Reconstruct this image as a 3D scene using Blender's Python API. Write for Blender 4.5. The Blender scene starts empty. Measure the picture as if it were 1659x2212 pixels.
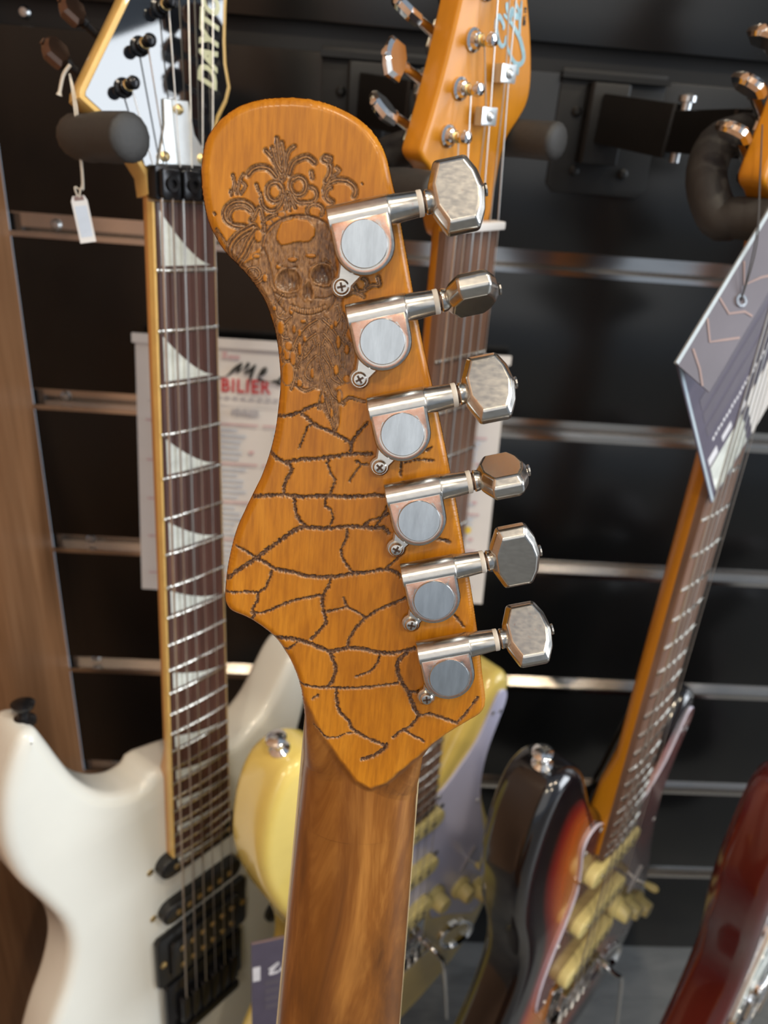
import bpy, math, random
import numpy as np
from mathutils import Vector, Matrix
from mathutils.geometry import tessellate_polygon

random.seed(7)
rng = np.random.default_rng(7)
scene = bpy.context.scene
col = scene.collection

# ------------------------------------------------------------------ camera
TH, ROLL, YAW = math.radians(26.695), math.radians(4.745), math.radians(3.569)
fwd = Vector((math.sin(YAW)*math.cos(TH), math.cos(YAW)*math.cos(TH), -math.sin(TH)))
r0 = Vector((math.cos(YAW), -math.sin(YAW), 0)); u0 = r0.cross(fwd)
rv = r0*math.cos(ROLL) + u0*math.sin(ROLL); uv = -r0*math.sin(ROLL) + u0*math.cos(ROLL)
cam = bpy.data.cameras.new('camera'); cam_o = bpy.data.objects.new('camera', cam); col.objects.link(cam_o)
M = Matrix((rv, uv, -fwd)).transposed().to_4x4(); M.translation = (0, 0, 1.0)
cam_o.matrix_world = M
cam.sensor_width = 36.0; cam.lens = 36.0*1661/2212; cam.clip_start = 0.01
cam.dof.use_dof = True; cam.dof.focus_distance = 0.232; cam.dof.aperture_fstop = 13.5
scene.camera = cam_o

# ------------------------------------------------------------------ light
world = bpy.data.worlds.new('world'); scene.world = world; world.use_nodes = True
bgn = world.node_tree.nodes['Background']
bgn.inputs['Color'].default_value = (0.70, 0.83, 1.0, 1); bgn.inputs['Strength'].default_value = 0.30

def area(name, loc, target, sx, sy, power, colr):
    l = bpy.data.lights.new(name, 'AREA'); l.shape = 'RECTANGLE'; l.size = sx; l.size_y = sy
    l.energy = power; l.color = colr
    o = bpy.data.objects.new(name, l); col.objects.link(o); o.location = loc
    d = Vector(target) - Vector(loc); o.rotation_euler = d.to_track_quat('-Z', 'Y').to_euler()
    return o
# the shop front glass on the right hand and the open shop behind the photographer
area('shop_front_daylight', (4.2, -0.62, 2.02), (0, -0.62, 2.02), 2.05, 2.75, 135, (0.88, 0.94, 1.0))
area('shop_interior_daylight', (-0.9, -3.4, 1.9), (-0.1, 0.2, 1.0), 5.0, 3.0, 30, (1.0, 0.95, 0.88))
for i, (x, y) in enumerate(((-0.9, -0.5), (0.3, -0.55), (1.3, -0.5), (-0.4, -1.7), (1.0, -1.8))):
    area('ceiling_spot', (x, y, 2.65), (x*0.7, 0.3, 0.6), 0.14, 0.14, 9, (1.0, 0.84, 0.62))

scene.view_settings.view_transform = 'Standard'; scene.view_settings.look = 'None'
scene.view_settings.gamma = 1.0; scene.view_settings.exposure = 0.5
scene.view_settings.use_curve_mapping = False

# ------------------------------------------------------------------ materials
def new_mat(name):
    m = bpy.data.materials.new(name); m.use_nodes = True
    return m, m.node_tree, m.node_tree.nodes['Principled BSDF']
def setp(p, color=None, rough=None, metal=None, coat=None, spec=None, coat_rough=None):
    if color is not None: p.inputs['Base Color'].default_value = (*color, 1)
    if rough is not None: p.inputs['Roughness'].default_value = rough
    if metal is not None: p.inputs['Metallic'].default_value = metal
    if coat is not None: p.inputs['Coat Weight'].default_value = coat
    if coat_rough is not None: p.inputs['Coat Roughness'].default_value = coat_rough
    if spec is not None: p.inputs['Specular IOR Level'].default_value = spec
def nd(t, kind, **kw):
    n = t.nodes.new(kind)
    for k, v in kw.items():
        if k in n.inputs: n.inputs[k].default_value = v
        else: setattr(n, k, v)
    return n
def noise(t, scale, detail=3, rough=0.55, vec=(1, 1, 1), dist=0.0):
    tc = nd(t, 'ShaderNodeTexCoord'); mp = nd(t, 'ShaderNodeMapping'); mp.inputs['Scale'].default_value = vec
    n = nd(t, 'ShaderNodeTexNoise', Scale=scale, Detail=detail, Roughness=rough, Distortion=dist)
    t.links.new(tc.outputs['Object'], mp.inputs['Vector']); t.links.new(mp.outputs['Vector'], n.inputs['Vector'])
    return n.outputs['Fac']
def ramp(t, fac, stops):
    r = nd(t, 'ShaderNodeValToRGB'); e = r.color_ramp.elements
    while len(e) < len(stops): e.new(0.5)
    for el, (p, c) in zip(e, stops): el.position = p; el.color = (*c, 1)
    t.links.new(fac, r.inputs['Fac']); return r.outputs['Color']
def mixc(t, fac, a, b, mode='MIX'):
    m = nd(t, 'ShaderNodeMix', data_type='RGBA', blend_type=mode)
    for sock, v in ((0, fac), (6, a), (7, b)):
        if isinstance(v, bpy.types.NodeSocket): t.links.new(v, m.inputs[sock])
        elif sock == 0: m.inputs[0].default_value = v
        else: m.inputs[sock].default_value = (*v, 1)
    return m.outputs[2]
def attr(t, name):
    a = nd(t, 'ShaderNodeAttribute'); a.attribute_name = name; return a.outputs['Fac']
def bump(t, p, h, strength=0.3, dist=0.001):
    b = nd(t, 'ShaderNodeBump', Strength=strength, Distance=dist); t.links.new(h, b.inputs['Height']); t.links.new(b.outputs['Normal'], p.inputs['Normal'])
def plain(name, color, rough=0.4, metal=0.0, coat=0.0, var=0.12, scale=60, bmp=0.0, vec=(1, 1, 1), spec=None):
    m, t, p = new_mat(name); setp(p, color, rough, metal, coat, spec)
    f = noise(t, scale, 4, 0.6, vec)
    c = ramp(t, f, [(0.25, tuple(min(1, v*(1-var)) for v in color)), (0.75, tuple(min(1, v*(1+var)) for v in color))])
    t.links.new(c, p.inputs['Base Color'])
    if bmp: bump(t, p, f, bmp, 0.0006)
    return m

def carved_wood():
    m, t, p = new_mat('carved_amber_wood')
    g1 = noise(t, 900, 4, 0.6, (1, 0.09, 1)); g2 = noise(t, 120, 5, 0.6, (1, 0.25, 1), 0.6); g3 = noise(t, 22, 3, 0.5, (1, 0.6, 1))
    base = ramp(t, g2, [(0.2, (0.36, 0.130, 0.005)), (0.5, (0.48, 0.185, 0.007)), (0.8, (0.58, 0.250, 0.018))])
    streak = ramp(t, g1, [(0.35, (0.62, 0.55, 0.45)), (0.6, (1, 1, 1))])
    base = mixc(t, 0.55, base, streak, 'MULTIPLY')
    big = ramp(t, g3, [(0.3, (0.80, 0.74, 0.68)), (0.7, (1.12, 1.12, 1.15))])
    base = mixc(t, 0.8, base, big, 'MULTIPLY')
    # neck stain: darker, browner, worn in patches
    n1 = noise(t, 55, 5, 0.65, (1, 0.16, 1), 0.8); n2 = noise(t, 26, 4, 0.6, (1, 0.45, 1), 0.4)
    nk = ramp(t, n1, [(0.30, (0.095, 0.034, 0.007)), (0.5, (0.21, 0.078, 0.013)), (0.72, (0.42, 0.195, 0.045))])
    nk = mixc(t, 0.85, nk, ramp(t, n2, [(0.3, (0.62, 0.58, 0.56)), (0.7, (1.15, 1.12, 1.05))]), 'MULTIPLY')
    c = mixc(t, attr(t, 'neckmix'), base, nk)
    burn = attr(t, 'burn')
    bf = noise(t, 1500, 3, 0.6, (1, 0.35, 1))
    tan = ramp(t, bf, [(0.3, (0.13, 0.056, 0.019)), (0.7, (0.40, 0.215, 0.085))])
    dark = ramp(t, bf, [(0.3, (0.022, 0.009, 0.005)), (0.7, (0.095, 0.040, 0.018))])
    f1 = nd(t, 'ShaderNodeMapRange'); f1.inputs['From Min'].default_value = 0.0; f1.inputs['From Max'].default_value = 0.5; t.links.new(burn, f1.inputs['Value'])
    f2 = nd(t, 'ShaderNodeMapRange'); f2.inputs['From Min'].default_value = 0.5; f2.inputs['From Max'].default_value = 1.0; t.links.new(burn, f2.inputs['Value'])
    c = mixc(t, f1.outputs[0], c, tan); c = mixc(t, f2.outputs[0], c, dark)
    t.links.new(c, p.inputs['Base Color'])
    rr = nd(t, 'ShaderNodeMapRange'); rr.inputs['To Min'].default_value = 0.33; rr.inputs['To Max'].default_value = 0.30; t.links.new(burn, rr.inputs['Value'])
    t.links.new(rr.outputs[0], p.inputs['Roughness'])
    setp(p, coat=0.14, coat_rough=0.16, spec=0.32)
    bump(t, p, g1, 0.12, 0.0002)
    return m

def worn_nickel(name, copper_bias, rough=0.22):
    m, t, p = new_mat(name); setp(p, metal=1.0, rough=rough)
    f = noise(t, 420, 5, 0.7, (1, 1, 1), 0.5); s = noise(t, 500, 2, 0.5, (1, 2, 1))
    cu = ramp(t, f, [(0.3, (0.56, 0.31, 0.22)), (0.7, (0.68, 0.44, 0.34))])
    ni = ramp(t, s, [(0.3, (0.50, 0.47, 0.43)), (0.7, (0.57, 0.54, 0.49))])
    k = ramp(t, f, [(max(0, copper_bias-0.06), (0, 0, 0)), (min(1, copper_bias+0.06), (1, 1, 1))])
    t.links.new(mixc(t, k, cu, ni), p.inputs['Base Color'])
    r = nd(t, 'ShaderNodeMapRange'); r.inputs['To Min'].default_value = rough*0.8; r.inputs['To Max'].default_value = rough*1.25; t.links.new(s, r.inputs['Value']); t.links.new(r.outputs[0], p.inputs['Roughness'])
    return m

def burst(name, stops, coat=0.6):
    m, t, p = new_mat(name)
    c = ramp(t, attr(t, 'burst'), stops)
    g = noise(t, 60, 4, 0.6, (1, 0.12, 1))
    c = mixc(t, 0.35, c, ramp(t, g, [(0.3, (0.6, 0.6, 0.6)), (0.7, (1.1, 1.1, 1.1))]), 'MULTIPLY')
    t.links.new(c, p.inputs['Base Color']); setp(p, rough=0.18, coat=coat, coat_rough=0.04)
    return m

MT = {}
MT['carved'] = carved_wood()
MT['nickel'] = worn_nickel('worn_nickel', 0.30)
MT['copper_worn'] = worn_nickel('copper_worn_nickel', 0.62, 0.28)
MT['cap'] = plain('brushed_nickel_cap', (0.50, 0.53, 0.55), 0.27, 1.0, 0, 0.14, 500, 0.05, (1, 0.2, 1))
MT['nylon'] = plain('nylon_washer', (0.62, 0.60, 0.55), 0.5)
MT['dark_gap'] = plain('dark_metal_groove', (0.10, 0.06, 0.04), 0.4, 0.6)
MT['cream'] = plain('aged_cream_plastic', (0.62, 0.52, 0.33), 0.35, 0, 0.2)
MT['rosewood'] = plain('dark_rosewood', (0.075, 0.030, 0.022), 0.45, 0, 0.1, 0.5, 160, 0, (1, 0.07, 1))
MT['rosewood_brown'] = plain('brown_rosewood', (0.17, 0.095, 0.065), 0.5, 0, 0.05, 0.45, 160, 0, (1, 0.07, 1))
MT['fret'] = plain('fret_wire', (0.72, 0.70, 0.64), 0.25, 1.0)
MT['string'] = plain('steel_string', (0.70, 0.68, 0.64), 0.3, 1.0)
MT['pearl'] = plain('pearl_inlay', (0.66, 0.70, 0.66), 0.25, 0, 0.4, 0.2, 90)
MT['binding'] = plain('yellowed_binding', (0.70, 0.47, 0.15), 0.35, 0, 0.3)
MT['gloss_black'] = plain('gloss_black_lacquer', (0.008, 0.010, 0.014), 0.035, 0, 1.0, 0.1)
MT['black_metal'] = plain('black_plated_metal', (0.02, 0.02, 0.022), 0.22, 0.6)
MT['black_plastic'] = plain('black_plastic', (0.012, 0.012, 0.012), 0.3)
MT['smoke_chrome'] = plain('dark_chrome_button', (0.16, 0.10, 0.075), 0.22, 0.9)
MT['steel_white'] = plain('satin_steel_plate', (0.62, 0.66, 0.68), 0.3, 0.7)
MT['letter_cream'] = plain('cream_lettering', (0.62, 0.66, 0.46), 0.4)
MT['amber_neck'] = plain('amber_lacquer_maple', (0.55, 0.215, 0.010), 0.36, 0, 0.08, 0.14, 70, 0, (1, 0.12, 1), spec=0.35)
MT['brass_screw'] = plain('gold_screw', (0.75, 0.56, 0.26), 0.3, 1.0)
MT['chrome'] = plain('chrome', (0.78, 0.77, 0.76), 0.08, 1.0, 0, 0.03)
MT['white_body'] = plain('cream_white_lacquer', (0.72, 0.73, 0.68), 0.22, 0, 0.5, 0.03, 12)
MT['yellow_body'] = plain('butter_yellow_lacquer', (0.78, 0.60, 0.16), 0.2, 0, 0.6, 0.10, 14)
MT['lavender'] = plain('pale_lavender_pickguard', (0.56, 0.57, 0.78), 0.22, 0, 0.3, 0.05, 20)
MT['lavender_edge'] = plain('lavender_white_edge', (0.68, 0.66, 0.80), 0.3)
MT['cream_plastic'] = plain('cream_yellow_plastic', (0.72, 0.62, 0.27), 0.35, 0, 0.1, 0.06)
MT['wood_heel'] = plain('bare_maple_neck', (0.62, 0.32, 0.10), 0.35, 0, 0.2, 0.15, 80, 0, (1, 0.1, 1))
MT['tortoise'] = plain('dark_red_pickguard', (0.10, 0.022, 0.020), 0.16, 0, 0.4, 0.5, 70)
MT['sunburst'] = burst('sunburst_lacquer', [(0.0, (0.006, 0.005, 0.006)), (0.22, (0.010, 0.006, 0.006)), (0.36, (0.20, 0.014, 0.008)), (0.55, (0.50, 0.10, 0.014)), (0.9, (0.62, 0.22, 0.02))])
MT['cherryburst'] = burst('cherry_burst_lacquer', [(0.0, (0.085, 0.010, 0.008)), (0.10, (0.10, 0.012, 0.010)), (0.3, (0.15, 0.016, 0.012)), (0.5, (0.30, 0.06, 0.016)), (0.8, (0.62, 0.30, 0.05))])
MT['pearloid'] = plain('white_pearloid', (0.78, 0.84, 0.80), 0.15, 0, 0.6, 0.16, 60)
MT['iridescent'] = plain('blue_pearl_logo', (0.42, 0.66, 0.82), 0.15, 0.3, 0.5, 0.35, 150)
MT['ink_black'] = plain('black_print', (0.02, 0.022, 0.02), 0.6)
MT['ink_grey'] = plain('grey_print', (0.42, 0.42, 0.46), 0.6)
MT['ink_red'] = plain('red_print', (0.50, 0.035, 0.045), 0.6)
MT['ink_pink'] = plain('pale_pink_print', (0.60, 0.42, 0.44), 0.6)
MT['ink_blue'] = plain('pale_blue_print', (0.55, 0.62, 0.72), 0.6)
MT['ink_gold'] = plain('yellow_print', (0.80, 0.58, 0.06), 0.6)
MT['paper'] = plain('white_paper', (0.70, 0.69, 0.68), 0.55, 0, 0, 0.03, 30)
MT['rubber'] = plain('black_foam_rubber', (0.030, 0.030, 0.030), 0.62, 0, 0, 0.15, 400, 0.2)
MT['hanger_black'] = plain('black_painted_steel', (0.009, 0.0095, 0.010), 0.45, 0.0, spec=0.3)
MT['slat_black'] = plain('black_laminate', (0.006, 0.0065, 0.007), 0.22, 0, 0, 0.25, 5, 0.0, spec=0.5)
MT['groove_black'] = plain('black_groove', (0.004, 0.004, 0.004), 0.5)
MT['aluminium'] = plain('aluminium_rail', (0.62, 0.59, 0.56), 0.16, 1.0, 0, 0.12, 40, 0, (0.2, 1, 1))
MT['screw_steel'] = plain('screw_steel', (0.60, 0.62, 0.64), 0.3, 1.0)
MT['card_purple'] = plain('slate_violet_card', (0.085, 0.075, 0.11), 0.5, 0, 0.0, 0.15, 50)
MT['card_light'] = plain('grey_violet_card', (0.10, 0.09, 0.115), 0.5, 0, 0.0, 0.10, 30)
MT['card_copper'] = plain('copper_line_print', (0.24, 0.16, 0.145), 0.4)
MT['card_edge'] = plain('card_edge', (0.42, 0.50, 0.56), 0.5)
MT['card_white'] = plain('white_print', (0.66, 0.66, 0.70), 0.4)
MT['twine'] = plain('cotton_twine', (0.62, 0.58, 0.50), 0.8)
MT['cord_black'] = plain('black_cord', (0.03, 0.03, 0.035), 0.6)

def panel_wood():
    m, t, p = new_mat('brown_veneer')
    g = noise(t, 30, 5, 0.6, (4, 4, 0.25), 0.4)
    c = ramp(t, g, [(0.25, (0.30, 0.145, 0.065)), (0.5, (0.40, 0.20, 0.095)), (0.8, (0.47, 0.25, 0.125))])
    t.links.new(c, p.inputs['Base Color']); setp(p, rough=0.42)
    return m
MT['veneer'] = panel_wood()
def floor_mat():
    m, t, p = new_mat('grey_floor')
    g = noise(t, 9, 6, 0.65, (1.0, 4, 1), 0.6)
    c = ramp(t, g, [(0.25, (0.075, 0.078, 0.078)), (0.5, (0.13, 0.135, 0.135)), (0.8, (0.19, 0.19, 0.185))])
    t.links.new(c, p.inputs['Base Color']); setp(p, rough=0.4)
    return m
MT['floor'] = floor_mat()

# carved pattern, millimetres on the back of the headstock (x right, y up from the nut)
CARVE_OUTLINE = [(-19.5,12.4),(-20.8,22.3),(-23.8,31.0),(-28.8,39.5),(-34.8,44.5),(-39.1,46.9),(-43.4,48.6),(-45.3,50.8),(-45.8,53.8),(-45.4,61.4),(-44.3,68.8),(-42.5,76.3),(-39.5,83.7),(-36.4,91.0),(-34.0,98.7),(-32.5,106.3),(-31.9,113.1),(-31.6,119.7),(-32.2,126.1),(-33.3,132.3),(-34.8,137.2),(-36.9,142.0),(-40.2,146.6),(-44.1,150.5),(-47.9,153.8),(-50.8,157.7),(-52.8,161.6),(-54.1,166.7),(-54.7,171.2),(-54.7,176.3),(-53.7,181.3),(-51.6,184.8),(-48.7,187.8),(-45.2,190.2),(-40.5,192.0),(-35.2,193.0),(-29.9,193.4),(-24.6,193.1),(-19.7,192.0),(-14.8,190.1),(-11.0,187.6),(-8.2,184.6),(-6.3,181.4),(-5.0,177.6),(-3.9,174.3),(-2.3,169.8),(-0.46,163.0),(1.36,156.6),(4.2,146.5),(7.0,136.8),(9.8,128.1),(13.6,116.6),(16.9,106.0),(20.6,93.8),(24.6,79.8),(27.8,68.2),(31.0,56.2),(34.4,42.3),(36.8,31.2),(38.2,25.5),(38.6,21.4),(37.3,18.3),(33.4,15.1),(29.9,12.3),(25.8,8.7),(22.4,4.6),(20.6,-0.37)]
CARVE_CORE_V = [(-28.8,39.2),(-22.6,29.5),(-18.0,19.2),(-12.6,8.6),(-6.0,-0.75),(-0.20,-7.9),(3.8,-10.3),(8.2,-7.9),(13.8,-1.69),(19.4,4.4),(22.9,7.6)]
CARVE_CRACKS = [(0.68,[(-31.8,110.5),(-28.7,110.9),(-25.6,112.1),(-22.6,113.8),(-20.3,114.9)]),(0.68,[(-24.9,111.7),(-21.9,109.3),(-18.5,107.8),(-15.5,106.8),(-13.0,105.6),(-10.3,104.3)]),(0.41,[(-21.9,109.0),(-23.3,107.7),(-24.1,105.0),(-25.1,101.7)]),(0.68,[(-10.3,104.3),(-8.3,107.6),(-6.1,110.5)]),(0.68,[(-10.3,104.3),(-10.2,101.8),(-10.5,101.1)]),(0.81,[(-33.8,100.0),(-31.5,98.2),(-29.0,97.2),(-25.2,98.2),(-21.3,98.8),(-16.5,99.6),(-10.3,101.1),(-4.2,101.6)]),(0.68,[(-29.0,96.9),(-27.0,95.6),(-27.9,93.2),(-29.0,90.6),(-29.1,88.1)]),(0.54,[(-16.3,99.4),(-16.8,97.6),(-15.5,94.7),(-14.4,93.0),(-14.8,90.7),(-15.4,89.1)]),(0.41,[(-8.7,99.1),(-7.2,98.1),(-8.5,96.0),(-10.0,93.1)]),(0.41,[(-7.2,98.1),(-4.7,98.5)]),(0.81,[(-37.9,86.2),(-34.5,86.7),(-29.6,87.3),(-23.7,87.2),(-16.8,88.0),(-11.9,88.1),(-7.0,88.5),(-2.1,89.3),(0.91,89.3)]),(0.68,[(-25.9,86.8),(-25.5,83.8),(-24.9,81.2),(-22.5,78.3)]),(0.47,[(-16.8,87.2),(-16.6,84.9),(-14.8,83.5),(-14.2,81.2),(-14.8,79.1)]),(0.95,[(-44.9,59.8),(-42.1,62.5),(-39.2,64.8),(-36.3,67.2),(-32.4,70.7),(-29.0,73.6),(-25.6,76.5),(-22.5,78.0)]),(0.81,[(-22.5,78.0),(-18.2,77.8),(-14.2,78.3),(-10.3,78.9),(-6.3,79.2),(-2.3,79.0),(0.70,79.5),(2.8,78.0)]),(0.54,[(-5.3,79.3),(-3.0,81.3),(-0.05,82.5),(2.3,84.0)]),(0.54,[(-1.34,79.8),(-0.01,82.0),(1.28,84.7),(1.85,86.8)]),(0.54,[(-42.6,70.5),(-39.3,68.8),(-36.3,67.2)]),(0.81,[(-36.3,67.2),(-33.7,65.8),(-30.6,64.1),(-25.5,63.4),(-20.4,62.4),(-13.3,62.7),(-7.3,64.2),(-2.2,65.1),(2.8,66.3),(5.3,65.9),(7.5,64.4)]),(0.54,[(-9.7,78.2),(-9.8,75.0),(-11.1,71.7),(-10.6,69.1),(-8.9,66.5),(-7.0,64.5)]),(0.54,[(2.7,66.5),(5.1,69.1),(6.9,71.4),(7.8,73.1)]),(0.54,[(-31.6,63.2),(-32.5,59.9),(-33.4,57.7),(-35.4,55.9),(-35.8,53.1),(-37.2,49.6),(-36.4,48.6),(-37.6,46.3)]),(0.41,[(-45.3,55.4),(-42.5,55.6),(-38.4,56.0),(-35.4,55.9)]),(0.54,[(-36.4,49.1),(-33.1,49.7),(-29.1,51.9),(-25.1,53.9),(-21.0,55.2),(-17.5,56.3),(-15.7,56.2)]),(0.68,[(-13.5,62.4),(-14.4,59.3),(-15.7,56.5),(-15.8,53.4),(-15.1,50.7),(-14.4,47.4),(-16.3,44.4),(-18.5,41.7)]),(0.41,[(-14.6,51.0),(-11.6,52.0),(-8.1,53.1)]),(0.47,[(-9.5,56.1),(-8.1,53.4),(-5.4,51.9),(-2.4,50.2)]),(0.68,[(9.4,57.4),(5.7,55.2),(1.76,53.0),(-2.1,49.9),(-4.5,46.9),(-6.4,43.4),(-7.2,39.9)]),(0.95,[(-31.2,41.1),(-27.1,41.4),(-22.9,41.1),(-18.7,40.0),(-14.4,38.5),(-11.8,37.9),(-7.1,39.3),(-2.4,39.4),(2.4,38.5),(7.1,38.6),(11.2,39.8),(14.3,40.8)]),(0.41,[(-27.9,37.3),(-25.4,37.8),(-22.9,40.2)]),(0.54,[(4.5,99.7),(4.8,95.7)]),(0.54,[(5.7,99.8),(8.8,100.8),(13.9,100.9)]),(0.41,[(10.5,103.2),(12.8,104.8)]),(0.68,[(16.5,77.5),(21.1,76.5)]),(0.54,[(25.2,52.7),(28.4,49.3)]),(0.81,[(-12.5,38.0),(-11.2,34.6),(-10.3,31.6),(-11.1,27.6),(-12.1,26.0)]),(0.54,[(-22.0,26.1),(-17.0,25.2),(-12.1,25.2),(-5.0,25.5),(2.0,26.6),(9.7,28.3)]),(0.68,[(-9.6,25.0),(-9.3,20.6),(-8.0,16.7),(-4.9,13.7),(-4.0,11.3),(0.53,8.3),(5.0,6.5),(8.0,5.5)]),(0.95,[(8.0,5.9),(6.7,3.8),(4.0,1.49),(0.41,-0.01)]),(0.41,[(-11.7,7.1),(-8.1,7.6),(-5.3,9.2),(-2.1,9.6)]),(0.41,[(-16.2,11.3),(-11.7,7.1)]),(0.95,[(11.6,39.3),(9.1,35.7),(9.4,32.2),(11.1,28.4),(13.6,24.6),(15.0,21.5),(16.7,18.0),(17.5,17.2)]),(0.68,[(17.5,17.2),(21.4,17.9),(25.9,16.6),(30.0,15.2)]),(0.54,[(30.0,15.6),(32.2,18.6),(35.5,24.9)]),(0.68,[(17.2,16.8),(15.3,13.4),(12.6,11.6),(9.9,8.9)]),(0.54,[(12.6,11.6),(16.4,9.8),(19.8,8.0)]),(0.41,[(3.3,37.6),(2.2,34.0),(0.25,31.6),(-3.8,29.6)]),(0.54,[(-17.1,20.9),(-15.4,22.2)]),(0.68,[(13.5,25.8),(16.4,25.6),(17.7,26.5)])]
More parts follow.
